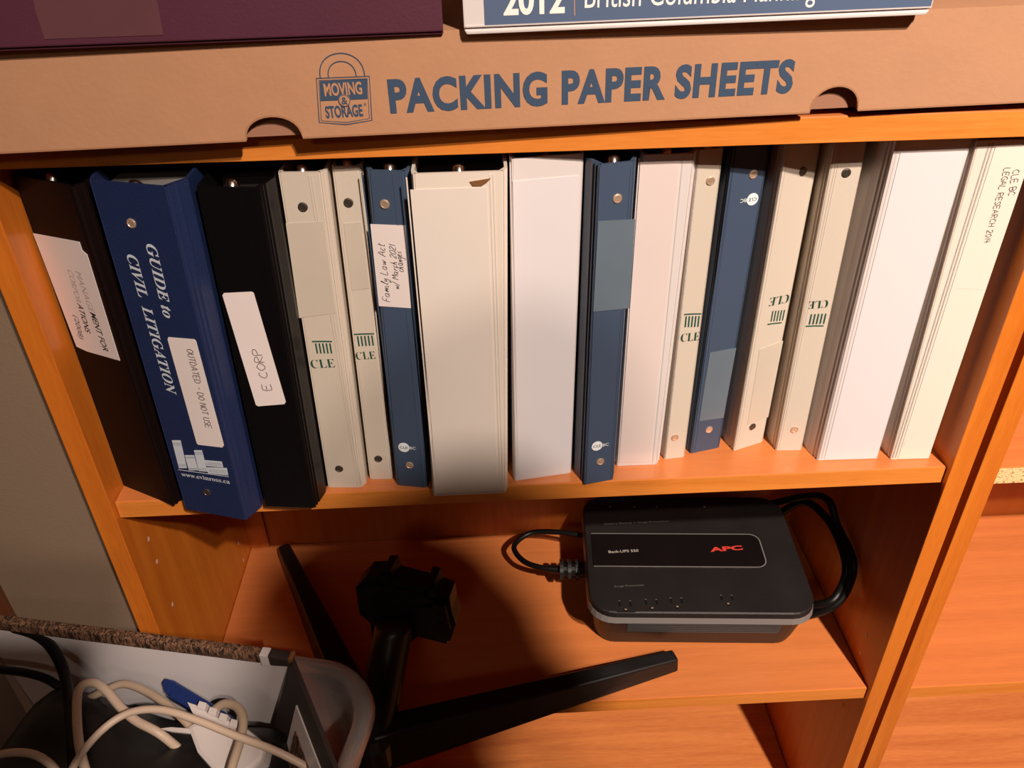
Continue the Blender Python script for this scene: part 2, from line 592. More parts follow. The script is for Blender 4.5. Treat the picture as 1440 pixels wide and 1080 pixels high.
# ------------------------------------------------------------------ the room
FZ = -0.735
WID = 0.76
TP = 0.0193
TS = 0.0193
REC = 0.0069
DEP = 0.280
ZT, ZM, ZL, ZB = 0.3244, 0.0, -0.3262, -0.665
box('floor', -2.2, 3.0, -3.2, 0.45, FZ - 0.05, FZ, FLOORW, struct=True)
box('ceiling', -2.2, 3.0, -3.2, 0.45, 1.75, 1.80, CEIL, struct=True)
box('wall_back', -2.2, 3.0, 0.36, 0.45, FZ, 1.75, WALL, struct=True)
box('wall_left', -2.2, -0.0235, 0.036, 0.355, FZ, 1.75, WALL, struct=True)
t1 = box('trim_1', -0.178, -0.160, 0.030, 0.036, FZ, 1.75, DKTRIM, bevel=0.001, struct=True)
box('wall_right', 3.0, 3.1, -3.2, 0.45, FZ, 1.75, WALL, struct=True)
box('wall_front', -2.2, 3.0, -3.3, -3.2, FZ, 1.75, WALL, struct=True)
box('wall_far_left', -2.3, -2.2, -3.2, 0.45, FZ, 1.75, WALL, struct=True)


# ------------------------------------------------------------------ bookcases
def shelf_board(parent, x0, x1, zt, top=WX, edge=WE, rec=REC, th=TS):
    s = box('shelf', x0 + 0.0008, x1 - 0.0008, rec, DEP - 0.001, zt - th, zt, top, parent, bevel=0.0008)
    e = box('edge_band', x0 + 0.001, x1 - 0.001, rec - 0.0006, rec, zt - th + 0.0008, zt - 0.0008, edge, s_parent(s, parent))
    return s


def s_parent(s, parent):
    s['_w'] = tuple(parent['_w'])
    return s


TOPZ = 0.80


def bookcase(name, label, x0, shelves, holes=True):
    x1 = x0 + WID
    t = thing(name, label, 'bookcase', (x0 + WID / 2, 0.14, FZ))
    for a, b in ((x0 - TP, x0), (x1, x1 + TP)):
        box('side_panel', a, b, 0.0, DEP + 0.006, FZ, TOPZ, WZ, t, bevel=0.0009)
    box('back_panel', x0 + 0.0005, x1 - 0.0005, DEP, DEP + 0.006, FZ + 0.06, TOPZ - 0.02, WB, t)
    box('top_panel', x0, x1, 0.0, DEP, TOPZ - 0.02, TOPZ, WX, t)
    box('plinth', x0, x1, 0.02, 0.038, FZ, ZB - TS, WX, t)
    box('corner_batten', x0 + 0.0002, x0 + 0.026, DEP - 0.005, DEP, ZL + 0.0005, ZM - TS - 0.0005, WB, t)
    for z, kw in shelves:
        shelf_board(t, x0, x1, z, **kw)
    if holes:
        vs, fs = [], []
        for xx, yy, z in ((x0 + .0003, .039, -.0772), (x0 + .0003, .039, -.1084), (x0 + .0003, .039, -.1714), (x0 + .0003, .239, -.281), (x0 + .0003, .239, -.3128),
                          (x1 - .0003, .039, -.2753), (x1 - .0003, .039, -.3060), (x1 - .0003, .038, -.4032)):
            b = len(vs)
            for k in range(10):
                a = 2 * math.pi * k / 10
                vs.append((xx, yy + 0.0022 * math.cos(a), z + 0.0028 * math.sin(a)))
            fs.append(tuple(range(b, b + 10)))
        o = mesh('peg_holes', vs, fs, HOLE, t)
        o['kind'] = 'stuff'
    return t


bc = bookcase('bookcase', 'orange beech bookcase holding the row of ring binders', 0.0,
              [(ZT, {}), (ZM, {}), (ZL, {}), (ZB, {'top': WD})])
bc2 = bookcase('bookcase', 'empty orange bookcase at the right edge with raw chipboard shelf edge', 0.787 + TP,
               [(ZT, {}), (-0.0047, {'edge': CHIP}), (ZL - 0.004, {}), (ZB, {'top': WD})], holes=False)


# ------------------------------------------------------------------ binders
def lerp(a, b, t):
    return a + (b - a) * t


class Binder:
    def __init__(s, name, label, A, B, Lp, Rp, dx, mat, H=0.294, seam=None, cap=None, pages=PAGED, py=0.05, group=None, bend=True):
        s.A, s.B, s.H = Vector((*A, 0.0003)), Vector((*B, 0.0003)), H
        s.dx = dx
        s.t = thing(name, label, 'binder', ((A[0] + B[0]) / 2, (A[1] + B[1]) / 2 + 0.1, 0.0003), group)
        X = s.B - s.A
        s.W = X.length
        Yd = Vector((dx, 0, H))
        s.fr = Frame(s.A, X, Yd)
        sh = dx / H
        t = s.t
        N = s.fr.N

        def up(p, z):
            return Vector((p[0] + sh * z, p[1], 0.0003 + z))
        # spine board
        th = 0.0026
        i2 = Vector((-N.x, -N.y)).normalized() * th
        a2, b2 = Vector(A), Vector(B)
        xd = (b2 - a2).normalized()
        r = 0.0012
        sec = [a2 + xd * 0.0002 - i2 * -0.35, a2 + xd * r, b2 - xd * r, b2 - xd * 0.0002 + i2 * 0.35, b2 + i2 - xd * 0.001, a2 + i2 + xd * 0.001]
        s.extr('spine', sec, up, mat, H, sh)
        # covers with a hinge groove
        for side, P0, P1 in ((-1, a2, Vector(Lp)), (1, b2, Vector(Rp))):
            d = (P1 - P0)
            L = d.length
            dn = d.normalized()
            out = Vector((dn.y, -dn.x)) * side
            if out.x * side < 0:
                out = -out
            yb = DEP - 0.006
            E = Vector((P1.x, yb))
            prof = [(0.02, 0), (0.14, 0.0003), (0.22, -0.0009), (0.32, -0.0009), (0.4, 0.0002), (0.5, 0.0002), (0.58, -0.0009), (0.7, -0.0009), (0.8, 0.0002), (1.0, 0.0)]
            Lg = min(L, 0.011)
            outer = [P0 + dn * (k * Lg) + out * o for k, o in prof] + ([P1] if L > Lg + 1e-4 else []) + [E]
            inner = [P0 + xd * (0.003 * -side) + Vector((0, 0.003))] + [Vector((P1.x - side * 0.0024, P1.y + 0.001)), Vector((E.x - side * 0.0024, yb))]
            s.extr('cover', outer + inner[::-1], up, mat, H, sh)
        # raised weld seams along both edges of the spine
        if seam:
            for u0 in seam[1]:
                uu = u0 if u0 >= 0 else s.W + u0
                prism('weld_seam', s.fr, [(uu - 0.0005, 0.002), (uu + 0.0005, 0.002), (uu + 0.0005, H - 0.002), (uu - 0.0005, H - 0.002)], -0.0002, 0.0003, seam[0], t)
        # pages
        ymx = max(A[1], B[1])
        xl, xr = Lp[0] + 0.004, Rp[0] - 0.004
        y0, y1 = ymx + py, DEP - 0.012
        hp = H - 0.011
        secp = [Vector((xl, y0)), Vector((xr, y0)), Vector((xr, y1)), Vector((xl, y1))]
        vs = [up(p, 0.003) for p in secp] + [up(p, hp) for p in secp]
        mesh('page_block', vs, BOXF, pages, t)
        # ring mechanism: a steel strip behind the spine with a lever and three rings
        c = (a2 + b2) / 2 + i2 * 1.05
        hw = min(0.009, s.W * 0.3)
        q = [c - xd * hw, c - xd * hw * 0.6 + i2, c + xd * hw * 0.6 + i2, c + xd * hw]
        vs = [up(p, 0.010) for p in q] + [up(p, H - 0.014) for p in q]
        rp = mesh('ring_mechanism', vs, [(0, 1, 2, 3), (7, 6, 5, 4), (0, 4, 5, 1), (1, 5, 6, 2), (2, 6, 7, 3), (3, 7, 4, 0)], CHROME, t)
        rp['_w'] = tuple(s.t['_w'])
        lev = c + i2 * 1.6
        lk = 0.0012 - max(0, H - 0.2965)
        vs, fs = tube_data([up(lev, H - 0.014), up(lev, H - 0.006), up(lev + i2 * 0.8, H + lk), up(lev + i2 * 1.1, H + lk + .0008)], [0.0035, 0.0050, 0.0048, 0.0028], 12)
        mesh('lever', vs, fs, CHROME, rp, smooth=True)
        for k in (0.035, H / 2, H - 0.03):
            R = min(0.011, s.W * 0.3)
            pts = [up(c + i2 * 1.0 + xd * (R * math.cos(a)) + i2 / th * (R * 1.6 * math.sin(a)), k) for a in [math.pi * j / 10 for j in range(11)]]
            vs, fs = tube_data(pts, 0.0013, 6)
            mesh('ring', vs, fs, CHROME, rp, smooth=True)

    def extr(s, name, sec, up, mat, H, sh):
        k = len(sec)
        vs = [up(p, 0) for p in sec] + [up(p, 0.0012) for p in sec] + [up(p, H - 0.0012) for p in sec] + [up(p, H) for p in sec]
        cen = sum(sec, Vector((0, 0))) / k
        # slight rounding at top and bottom
        fs = [tuple(range(k)), tuple(range(4 * k - 1, 3 * k - 1, -1))]
        for j in range(3):
            fs += [(j * k + i, j * k + (i + 1) % k, (j + 1) * k + (i + 1) % k, (j + 1) * k + i) for i in range(k)]
        return mesh(name, vs, fs, mat, s.t)

    def rivet(s, u, v, mat=BRASS, r=0.0037):
        a, b = s.fr.loc(u, v)
        vs, fs = [], []
        n = 16
        for rr, h in ((r, 0.0), (r * 0.95, 0.0006), (r * 0.72, 0.0009), (r * 0.66, 0.0006)):
            for k in range(n):
                an = 2 * math.pi * k / n
                vs.append(s.fr.w(a + rr * math.cos(an), b + rr * math.sin(an), h + 0.0001))
        for j in range(3):
            fs += [(j * n + k, j * n + (k + 1) % n, (j + 1) * n + (k + 1) % n, (j + 1) * n + k) for k in range(n)]
        fs.append(tuple(range(3 * n, 4 * n)))
        fs.append(tuple(range(n - 1, -1, -1)))
        return mesh('rivet', vs, fs, mat, s.t, smooth=False)

    def panel(s, name, mat, m=(0.002, 0.002), z=(0.006, 0.008), n=0.0005, top=None):
        W, H = s.W, s.H
        return prism(name, s.fr, [(m[0], z[0]), (W - m[1], z[0]), (W - m[1], H - z[1]), (m[0], H - z[1])], 0.0, n, mat, s.t)

    def cle(s, bar, cols, txt, h, flip=False):
        """pillar emblem over the letters CLE; pixels of the photograph"""
        fr, t = s.fr, s.t
        a, b = Vector(fr.loc(*bar[0])), Vector(fr.loc(*bar[1]))
        linestrip('emblem_bar', fr, [a, lerp(a, b, .5) + Vector((0, 0.0002)), b], 0.0012, GREEN, t)
        c0, c1 = Vector(fr.loc(*cols[0])), Vector(fr.loc(*cols[1]))
        hh = cols[2]
        vs, fs = [], []
        for k in range(5):
            p = lerp(c0, c1, k / 4)
            q = p + Vector((0.0001, -hh if not flip else hh))
            for g in ((p.x - .0006, p.y), (p.x + .0006, p.y), (q.x + .0006, q.y), (q.x - .0006, q.y)):
                vs.append(fr.w(*g, 0.0004))
            fs.append(tuple(range(4 * k, 4 * k + 4)))
        me = bpy.data.meshes.new('emblem_pillars')
        me.from_pydata([tuple(v) for v in vs], [], fs)
        link('emblem_pillars', me, GREEN, t)
        write('lettering', fr, ''.join(SERIF[c] for c in 'CLE'), txt[0], txt[1], h, GREEN, t, bold=-0.014, ref=SERIF['E'], n=0.0009)

    def cle_bc(s, c, rpx, b0, b1, flip=False):
        fr, t = s.fr, s.t
        a, b = fr.loc(*c)
        R = 0.0050
        prism('logo_disc', fr, disc_pts(a, b, R, 24), 0.0001, 0.0004, WPRINT, t)
        k = -1 if flip else 1
        write('logo_letters', fr, 'CLE', (a - k * .0036, b - k * .0012), (a + k * .0036, b - k * .0012), 0.0027, BLUEV, t, px=False, n=0.0006, bold=0.005)
        write('logo_letters', fr, 'BC', (a + k * .0054, b - k * .0014), (a + k * .0108, b - k * .0014), 0.0030, WPRINT, t, px=False, n=0.0004)


mm = lambda *v: tuple(x / 1000 for x in v)

# 1 brown-black binder with a worn sticker
b = Binder('ring_binder', 'very dark brown binder at the left end of the row with a worn printed sticker', mm(1, 29), mm(56, -2), mm(1, 36), mm(61.5, 6), 0.003, BROWNV, seam=(BLACKV, [-.002]))
pxprism('sticker', b.fr, [(47, 328), (112, 340), (116, 352), (123, 358), (169, 507), (123, 494), (108, 487)][::-1], 0.0, 0.0004, STICK, b.t)
write('printed_line', b.fr, 'MANAGE', (106, 380), (126, 436), 0.0062, FADED, b.t, n=0.0006, slant=.2)
write('printed_line', b.fr, 'MENT FOR', (127, 438), (146, 492), 0.0062, INKK, b.t, n=0.0006, bold=.01, slant=.2)
write('printed_line', b.fr, 'CORPOR', (95, 377), (108, 423), 0.0058, FADED, b.t, n=0.0006, slant=.2)
write('printed_line', b.fr, 'ATIONS', (109, 425), (121, 465), 0.0058, INKK, b.t, n=0.0006, bold=.01, slant=.2)
write('printed_line', b.fr, '(2008)', (104, 442), (112, 474), 0.0052, PENCIL, b.t, n=0.0006, slant=.2)

# 2 navy guide binder
b = Binder('ring_binder', 'navy blue binder titled GUIDE to CIVIL LITIGATION with silver book picture', mm(68, -7), mm(125, -25), mm(65, 3), mm(135, -9), 0.006, NAVYV, H=0.300, pages=PAGES, py=0.03)
I = SERIF_B
write('title', b.fr, ''.join(I.get(c, c) for c in 'GUIDE to'), (205, 342), (231, 446), 0.0082, SILVER, b.t, ref=I['E'], bold=0.006)
write('title', b.fr, ''.join(I.get(c, c) for c in 'CIVIL  LITIGATION'), (178, 357), (236, 553), 0.0082, SILVER, b.t, ref=I['E'], bold=0.006)
fr = b.fr
pic = [[(242, 619), (254, 619), (263, 658), (252, 658)], [(260, 640), (273, 640), (279, 661), (266, 661)], [(273, 633), (284, 633), (292, 663), (280, 662)],
       [(288, 647), (312, 649), (314, 657), (291, 655)], [(291, 657), (319, 658), (321, 668), (293, 665)]]
for q in pic:
    pr = pxprism('printed_book', fr, q, 0.0001, 0.0004, SILVER, b.t)
for q in pic[:3]:
    for f in (.1, .16, .86, .92):
        a0, a1 = lerp(Vector(q[0]), Vector(q[3]), f), lerp(Vector(q[1]), Vector(q[2]), f)
        linestrip('printed_rule', fr, [fr.loc(*a0), fr.loc(*a1)], 0.00035, SILVERD, b.t, n=0.0006)
for q in pic[3:]:
    for f in (.3, .5, .7):
        a0, a1 = lerp(Vector(q[0]), Vector(q[3]), f), lerp(Vector(q[1]), Vector(q[2]), f)
        linestrip('printed_rule', fr, [fr.loc(*lerp(a0, a1, .08)), fr.loc(*lerp(a0, a1, .95))], 0.0003, SILVERD, b.t, n=0.0006)
linestrip('printed_rule', fr, [fr.loc(251, 660), fr.loc(322, 670)], 0.0007, SILVER, b.t)
write('web_address', fr, ''.join(SERIF.get(c, c) for c in 'www.evinross.ca'), (256, 669), (324, 680), 0.0044, SILVER, b.t, ref=SERIF['E'])
pxprism('sticker', fr, [(237, 474), (273, 477), (276, 480), (315, 626), (313, 629), (279, 625), (277, 623), (236, 477)][::-1], 0.0, 0.0004, STICK, b.t)
handwrite('handwriting', fr, 'OUTDATED - DO NOT USE', (263, 490), (290, 600), 0.0055, PENCIL, b.t)
b.rivet(185, 314)
b.rivet(291, 692, DKRIV)

# 3 black binder
b = Binder('ring_binder', 'black binder with a white sticker handwritten E CORP', mm(139, -8), mm(183, -13), mm(138, 0), mm(189.2, 7), 0.006, BLACKV, seam=(BLACKV, [-.0015, -.004]), H=.293)
pxprism('sticker', b.fr, [(315, 412), (354, 410), (357, 412), (402, 565), (400, 568), (363, 571), (360, 569), (313, 415)][::-1], 0.0, 0.0004, STICK, b.t)
handwrite('handwriting', b.fr, 'E CORP', (382, 547), (367, 491), 0.0068, PENCIL, b.t)

# 4, 5 beige CLE binders
b = Binder('ring_binder', 'beige pillar-emblem binder, the wider one beside the black E CORP binder', mm(191, 14), mm(221, 12), mm(190.5, 20), mm(225, 18), 0.006, BEIGE, seam=(BEIGE, [-.0008, -.0026]))
pxprism('label_pocket', b.fr, [(402, 314), (455, 311), (472, 440), (421, 447)][::-1], 0.0, 0.0004, BEIGEP, b.t)
b.cle([(439, 480), (467, 480)], [(444, 482.5), (464, 482.5), 0.0095], [(439, 517), (472, 515.5)], 0.0080)
b.rivet(426, 291, DKRIV)
b.rivet(477, 659, DKRIV)
b = Binder('ring_binder', 'narrow beige pillar-emblem binder left of the blue binder with handwritten label', mm(228, 23), mm(247.5, 22), mm(227, 28), mm(249.5, 28), 0.006, BEIGE)
pxprism('label_pocket', b.fr, [(483, 314), (508, 312), (520, 405), (495, 408)][::-1], 0.0, 0.0004, BEIGEP, b.t)
b.cle([(498, 470), (526, 469)], [(503, 472.5), (523, 471.5), 0.0095], [(502, 505), (529, 503.5)], 0.0072)
b.rivet(490, 285, DKRIV)
b.rivet(532, 645, DKRIV)

# 6 blue
b = Binder('ring_binder', 'slate blue binder with a handwritten paper label near its top', mm(254, 13), mm(280, 8), mm(251, 23), mm(283.5, 16), 0.007, BLUEV, seam=(BLUEV, [.0018, -.0018]))
pxprism('label', b.fr, [(521, 315), (570, 317), (578, 433), (533, 430)][::-1], 0.0, 0.0005, STICK, b.t)
handwrite('handwriting', b.fr, 'Family Law Act', (549, 424), (541, 343), 0.0055, PEN, b.t, t=.0004, slant=.25)
handwrite('handwriting', b.fr, 'w/ March 2021', (562, 406), (556, 345), 0.0048, PEN, b.t, t=.0004, slant=.25)
handwrite('handwriting', b.fr, 'changes', (568, 382), (565, 354), 0.0055, PEN, b.t, t=.0004, slant=.25)
b.cle_bc((568, 629), 9, (578, 634), (588, 634))
b.rivet(541, 287)
b.rivet(576, 654)

# 7 widest white
b = Binder('ring_binder', 'widest cream white binder, torn at its top right corner, no lettering', mm(288, -4), mm(351, -4), mm(286, 4), mm(354, 4), 0.006, CREAMV, H=.296, seam=(CREAMV, [.0012, -.0012, -.0035]), py=.02)
b.panel('spine_insert', PAPERC, (0.003, 0.006), (0.007, 0.011))
prism('tear', b.fr, [(b.W - .018, .2895), (b.W - .016, .2862), (b.W - .010, .2860), (b.W - .006, .2885), (b.W - .003, .2915), (b.W - .010, .2905)], 0.0002, 0.0008, BRT, b.t)
prism('bottom_hem', b.fr, [(.001, .0012), (b.W - .001, .0012), (b.W - .001, .0035), (.001, .0035)], 0, .0008, SEAMW, b.t)

# 8 white with angled spine
b = Binder('ring_binder', 'plain white binder standing askew right of the widest cream one', mm(361, 12), mm(413, 20), mm(359.5, 20), mm(414, 28), 0.0025, WHITEV, H=.299, seam=(SEAMW, [.0012]))
b.panel('spine_insert', PAPERW, (0.0028, 0.0005), (0.0015, 0.016))

# 9 blue
b = Binder('ring_binder', 'slate blue binder with a grey empty pocket on its upper spine', mm(424, 3), mm(450, 8), mm(416.5, 20), mm(453, 18), 0.001, BLUEV, H=.296, seam=(BLUEV, [.0018, -.0014]))
pxprism('label_pocket', b.fr, [(841, 311), (893, 308), (885, 433), (834, 438)][::-1], 0.0, 0.0006, BLUEP, b.t)
b.cle_bc((839.5, 627), 8.5, (849, 628), (859, 626))
b.rivet(868, 279)
b.rivet(844, 649)

# 10 white glossy
b = Binder('ring_binder', 'pinkish white glossy binder between the blue pocket binder and a beige one', mm(457, 27), mm(494, 27), mm(456, 35), mm(498.5, 35), 0.004, WHITEV, H=.294, seam=(SEAMW, [.0008, -.0035]))
b.panel('spine_insert', PAPERP, (0.0018, 0.006), (0.004, 0.005))

# 11 beige narrow
b = Binder('ring_binder', 'narrow beige pillar-emblem binder right of the pinkish white glossy one', mm(503, 34), mm(522, 36), mm(501.5, 42), mm(524, 44), 0.0, BEIGE, seam=(SEAMG, [.0008]))
b.cle([(962, 442), (986, 441)], [(965, 444.5), (983, 444), 0.0105], [(957, 480), (983, 477.5)], 0.0080)
b.rivet(999, 254)
b.rivet(949, 615)

# 12 blue, upside down
b = Binder('ring_binder', 'slate blue binder standing upside down with a grey pocket near its foot', mm(529.5, 41), mm(558, 48), mm(527, 47), mm(562, 58), 0.003, BLUEV, seam=(BLUEV, [.002, .0045]))
pxprism('label_pocket', b.fr, [(998, 496), (1035, 489), (1017, 587), (983, 592)][::-1], 0.0, 0.0005, BLUEP, b.t)
b.cle_bc((1058, 280), 9, (1048, 276), (1038, 278), flip=True)
b.rivet(1059, 245)
b.rivet(997, 604)

# 13, 14 beige upside down
b = Binder('ring_binder', 'beige binder with upside-down emblem beside the upside-down blue binder', mm(571, 42), mm(602, 54), mm(566.5, 58), mm(605.5, 66), 0.001, BEIGE, seam=(BEIGE, [.0015, .004]))
pxprism('label_pocket', b.fr, [(1068, 491), (1101, 479), (1080, 586), (1051, 597)][::-1], 0.0, 0.0004, BEIGEP, b.t)
b.cle([(1079, 456), (1099, 453.5)], [(1084, 452), (1100, 450.5), 0.0105], [(1110, 413), (1083, 418)], 0.0080, flip=True)
b.rivet(1129, 241, DKRIV)
b.rivet(1058, 600, DKRIV)
b = Binder('ring_binder', 'beige binder with upside-down emblem beside the wide plain white binder', mm(611, 40), mm(635, 39), mm(609, 60), mm(637.5, 50), -0.003, BEIGE, seam=(BEIGE, [.0012, .003]))
b.cle([(1133, 458.5), (1158, 458)], [(1138, 456), (1158, 455), 0.0100], [(1165, 421), (1138, 423)], 0.0072, flip=True)
b.rivet(1190, 243, DKRIV)
b.rivet(1117, 604)

# 15 white wide
b = Binder('ring_binder', 'wide plain bright white binder, second from the right end of the row', mm(645, 23), mm(701, 22), mm(640.5, 40), mm(702.3, 32), 0.001, WHITEV, H=.301, seam=(SEAMW, [.0012, .0035]))
b.panel('spine_insert', PAPERW, (0.006, 0.001), (0.001, 0.010))

# 16 cream, tilted
b = Binder('ring_binder', 'cream binder handwritten LEGAL RESEARCH 2014 at the right end of the row', mm(713, 20), mm(749, 19), mm(712.3, 31), mm(750, 30), -0.0078, CREAMV, H=.299, seam=(SEAMG, [.0015, .0040]))
b.panel('spine_insert', PAPERY, (0.0065, 0.0008), (0.001, 0.004))
handwrite('handwriting', b.fr, 'CLE BC', (1424, 239), (1417, 275), 0.0048, PENCIL, b.t, t=.0005, n=.0008)
handwrite('handwriting', b.fr, 'LEGAL RESEARCH 2014', (1412, 236), (1383, 341), 0.0044, PENCIL, b.t, t=.0005, n=.0008)
linestrip('crease', b.fr, [b.fr.loc(1341, 404), b.fr.loc(1383, 407)], .0004, PAPERC, b.t, n=.0007)
linestrip('crease', b.fr, [b.fr.loc(*q) for q in ((1269, 628), (1273, 620), (1290, 608), (1302, 604))], .0005, PAPERC, b.t, n=.0007)

# ------------------------------------------------------------------ cardboard box on the top shelf
BO = Vector((0.029, -0.0195, ZT + 0.0004))
BX = (PY(1440, 145, 0.000) - BO)
BX = Vector((0.68, 0.0225, 0.0062))
bt = thing('cardboard_box', 'flat brown cardboard box printed PACKING PAPER SHEETS on the top shelf', 'box', (0.38, 0.1, ZT))
bf = Frame(BO, BX, (0, 0, 1))
h = 0.0625
x0, x1 = -0.028, 0.728
pts = [(x0, 0)]


def notch(px0, px1, top):
    a, _ = bf.loc(*px0)
    c, _ = bf.loc(*px1)
    m = (a + c) / 2
    r = (c - a) / 2
    tt = bf.loc(*top)[1]
    out = []
    for k in range(15):
        an = math.pi - math.pi * k / 14
        out.append((m + r * math.cos(an), max(0, tt * math.sin(an) ** 0.85)))
    return out


pts += notch((348, 204), (427, 199), (388, 163))
pts += notch((1137, 166), (1205, 160), (1172, 121))
pts += [(x1, 0), (x1, h), (x0, h)]
k = len(pts)


def polyfill(name, fr, pts, n0, n1, mat, parent):
    bm = bmesh.new()
    v = [bm.verts.new(fr.w(a, b_, n1)) for a, b_ in pts]
    f = bm.faces.new(v)
    r = bmesh.ops.extrude_face_region(bm, geom=[f])
    for g in r['geom']:
        if isinstance(g, bmesh.types.BMVert):
            g.co += fr.N * (n0 - n1)
    bmesh.ops.triangulate(bm, faces=[q for q in bm.faces if len(q.verts) > 4])
    bmesh.ops.recalc_face_normals(bm, faces=bm.faces)
    me = bpy.data.meshes.new(name)
    bm.to_mesh(me)
    bm.free()
    return link(name, me, mat, parent)


polyfill('lid_front', bf, pts, -0.003, 0.0, CARD, bt)
bd = 0.26
prism('lid_top', bf, [(x0, h - .003), (x1, h - .003), (x1, h), (x0, h)], -bd, -0.003, CARD, bt)
prism('tray_front', bf, [(x0 + .004, 0.0), (x1 - .004, 0.0), (x1 - .004, h - .004), (x0 + .004, h - .004)], -0.0105, -0.0075, CARDIN, bt)
prism('tray_bottom', bf, [(x0 + .004, 0.0), (x1 - .004, 0.0), (x1 - .004, .003), (x0 + .004, .003)], -bd, -0.0105, CARDIN, bt)
for a in (x0, x1 - .003):
    prism('lid_side', bf, [(a, 0), (a + .003, 0), (a + .003, h - .003), (a, h - .003)], -bd, -0.003, CARD, bt)
lower = [p for p in pts[:-2]]
linestrip('cut_edge', bf, lower, .0012, CARDE, bt, n=.0002)
write('lettering', bf, 'PACKING PAPER SHEETS', (549, 157), (1113, 128), 0.0205, INKB, bt, bold=0.042, n=.0003, spacing=1.08)
# padlock logo
L_ = lambda u, v: bf.loc(u, v)
outer = [L_(445, 110), L_(519.5, 107), L_(523, 169), L_(487, 175), L_(449, 172)]
linestrip('logo_outline', bf, outer, .0007, INKB, bt, n=.0003, closed=True)
inn = [L_(448.5, 113), L_(516.5, 110.3), L_(519.5, 166.5), L_(487, 172), L_(452, 169.5)]
linestrip('logo_outline', bf, inn, .0004, INKB, bt, n=.0003, closed=True)
me = bpy.data.meshes.new('logo_block')
me.from_pydata([tuple(bf.w(*L_(*q), .0003)) for q in ((449.5, 114), (516, 111), (517, 139), (451, 142))], [], [(0, 1, 2, 3)])
link('logo_block', me, INKB, bt)
for (pl, pt, pr) in (((450.5, 109.5), (482, 74.5), (513, 107)), ((462, 109), (482, 86), (501, 107))):
    a, m_, c = Vector(L_(*pl)), Vector(L_(*pt)), Vector(L_(*pr))
    hw = (c.x - a.x) / 2
    cx = (a.x + c.x) / 2
    hh = m_.y - (a.y + c.y) / 2
    zb = (a.y + c.y) / 2
    arc = [(cx + hw * math.cos(math.pi - math.pi * j / 20), zb + hh * max(0.0, math.sin(math.pi * j / 20)) ** 0.8) for j in range(21)]
    linestrip('logo_shackle', bf, arc, .0007, INKB, bt, n=.0003)
write('logo_word', bf, 'MOVING', (457, 134.5), (510, 131.5), 0.0076, CARD, bt, bold=0.03, n=.0005)
cc = L_(484.5, 141)
prism('logo_roundel', bf, disc_pts(*cc, .0039, 20), .0003, .0006, CARD, bt)
linestrip('logo_ring', bf, disc_pts(*cc, .0036, 20), .0004, INKB, bt, n=.0008, closed=True)
write('logo_word', bf, '&', (cc[0] - .002, cc[1] - .0023), (cc[0] + .002, cc[1] - .0023), 0.0046, INKB, bt, bold=0.02, n=.0008, px=False)
write('logo_word', bf, 'STORAGE', (459, 165.5), (511, 162.5), 0.0074, INKB, bt, bold=0.03, n=.0003)
write('logo_word', bf, '®', (512, 148.5), (515.5, 148.3), 0.0016, INKB, bt, n=.0003)

# ------------------------------------------------------------------ things on the box
ztop = ZT + h + 0.0010
# purple binder lying flat
lt = thing('ring_binder', 'dark purple binder lying flat on the cardboard box with clear tape on spine', 'binder', (0.18, 0.1, ztop))
pA = PZ(0, 74, ztop)
pB = PZ(624, 50, ztop)
pf = Frame(Vector((pA.x, pA.y, ztop + .0004)), pB - pA, (0, 0, 1))
WP = (pB - pA).length
hp_ = 0.060
prism('spine', pf, [(-.045, 0.002), (WP, 0.002), (WP, hp_), (-.045, hp_)], -0.003, 0.0, PURP, lt, bevel=0.001)
prism('cover', pf, [(-.045, 0.0), (WP, 0.0), (WP, 0.003), (-.045, 0.003)], -0.235, -0.002, PURP, lt, bevel=0.0008)
prism('cover', pf, [(-.045, hp_ - .001), (WP, hp_ - .001), (WP, hp_ + .002), (-.045, hp_ + .002)], -0.235, -0.002, PURP, lt, bevel=0.0008)
prism('page_block', pf, [(-.04, 0.003), (WP - .008, 0.003), (WP - .008, hp_ - .002), (-.04, hp_ - .002)], -0.225, -0.02, PAGED, lt)
pxprism('clear_tape', pf, [(45, -12), (50, 15), (63, 55), (230, 49), (222, 5), (216, -25)][::-1], 0.0001, 0.0004, TAPE, lt)

# white 2012 binder lying flat
wt = thing('ring_binder', 'white 2012 British Columbia binder lying flat on the box, blue band on spine', 'binder', (0.48, 0.1, ztop))
wA = PZ(653, 49, ztop)
wB = PZ(1306, 30, ztop)
wB.y = wA.y + 0.003
wf = Frame(Vector((wA.x, wA.y - .002, ztop + .0004)), Vector((wB.x - wA.x, .004, .0035)), (0, 0, 1))
WW = abs(wB.x - wA.x)
hw_ = 0.052
prism('spine', wf, [(0, 0.0035), (WW, 0.0035), (WW, hw_), (0, hw_)], -0.003, 0.0, WHITEV, wt, bevel=0.0008)
prism('cover', wf, [(.0015, 0.0), (WW - .003, 0.0), (WW - .001, 0.003), (0, 0.003)], -0.25, 0.0004, WHITEV, wt, bevel=0.001)
prism('cover', wf, [(0, hw_), (WW, hw_), (WW, hw_ + .003), (0, hw_ + .003)], -0.25, 0.0004, WHITEV, wt, bevel=0.001)
prism('weld_seam', wf, [(.001, .0042), (WW - .001, .0042), (WW - .001, .0050), (.001, .0050)], 0, .0007, SEAMW, wt)
prism('page_block', wf, [(.008, 0.004), (WW - .008, 0.004), (WW - .008, hw_ - .002), (.008, hw_ - .002)], -0.24, -0.02, PAGES, wt)
e0, e1 = wf.loc(682, 37), wf.loc(1303, 12)
prism('blue_band', wf, [(e0[0], e0[1]), (WW - .001, e0[1]), (WW - .001, hw_ - .004), (e0[0], hw_ - .004)], 0.0, .0004, BAND, wt)
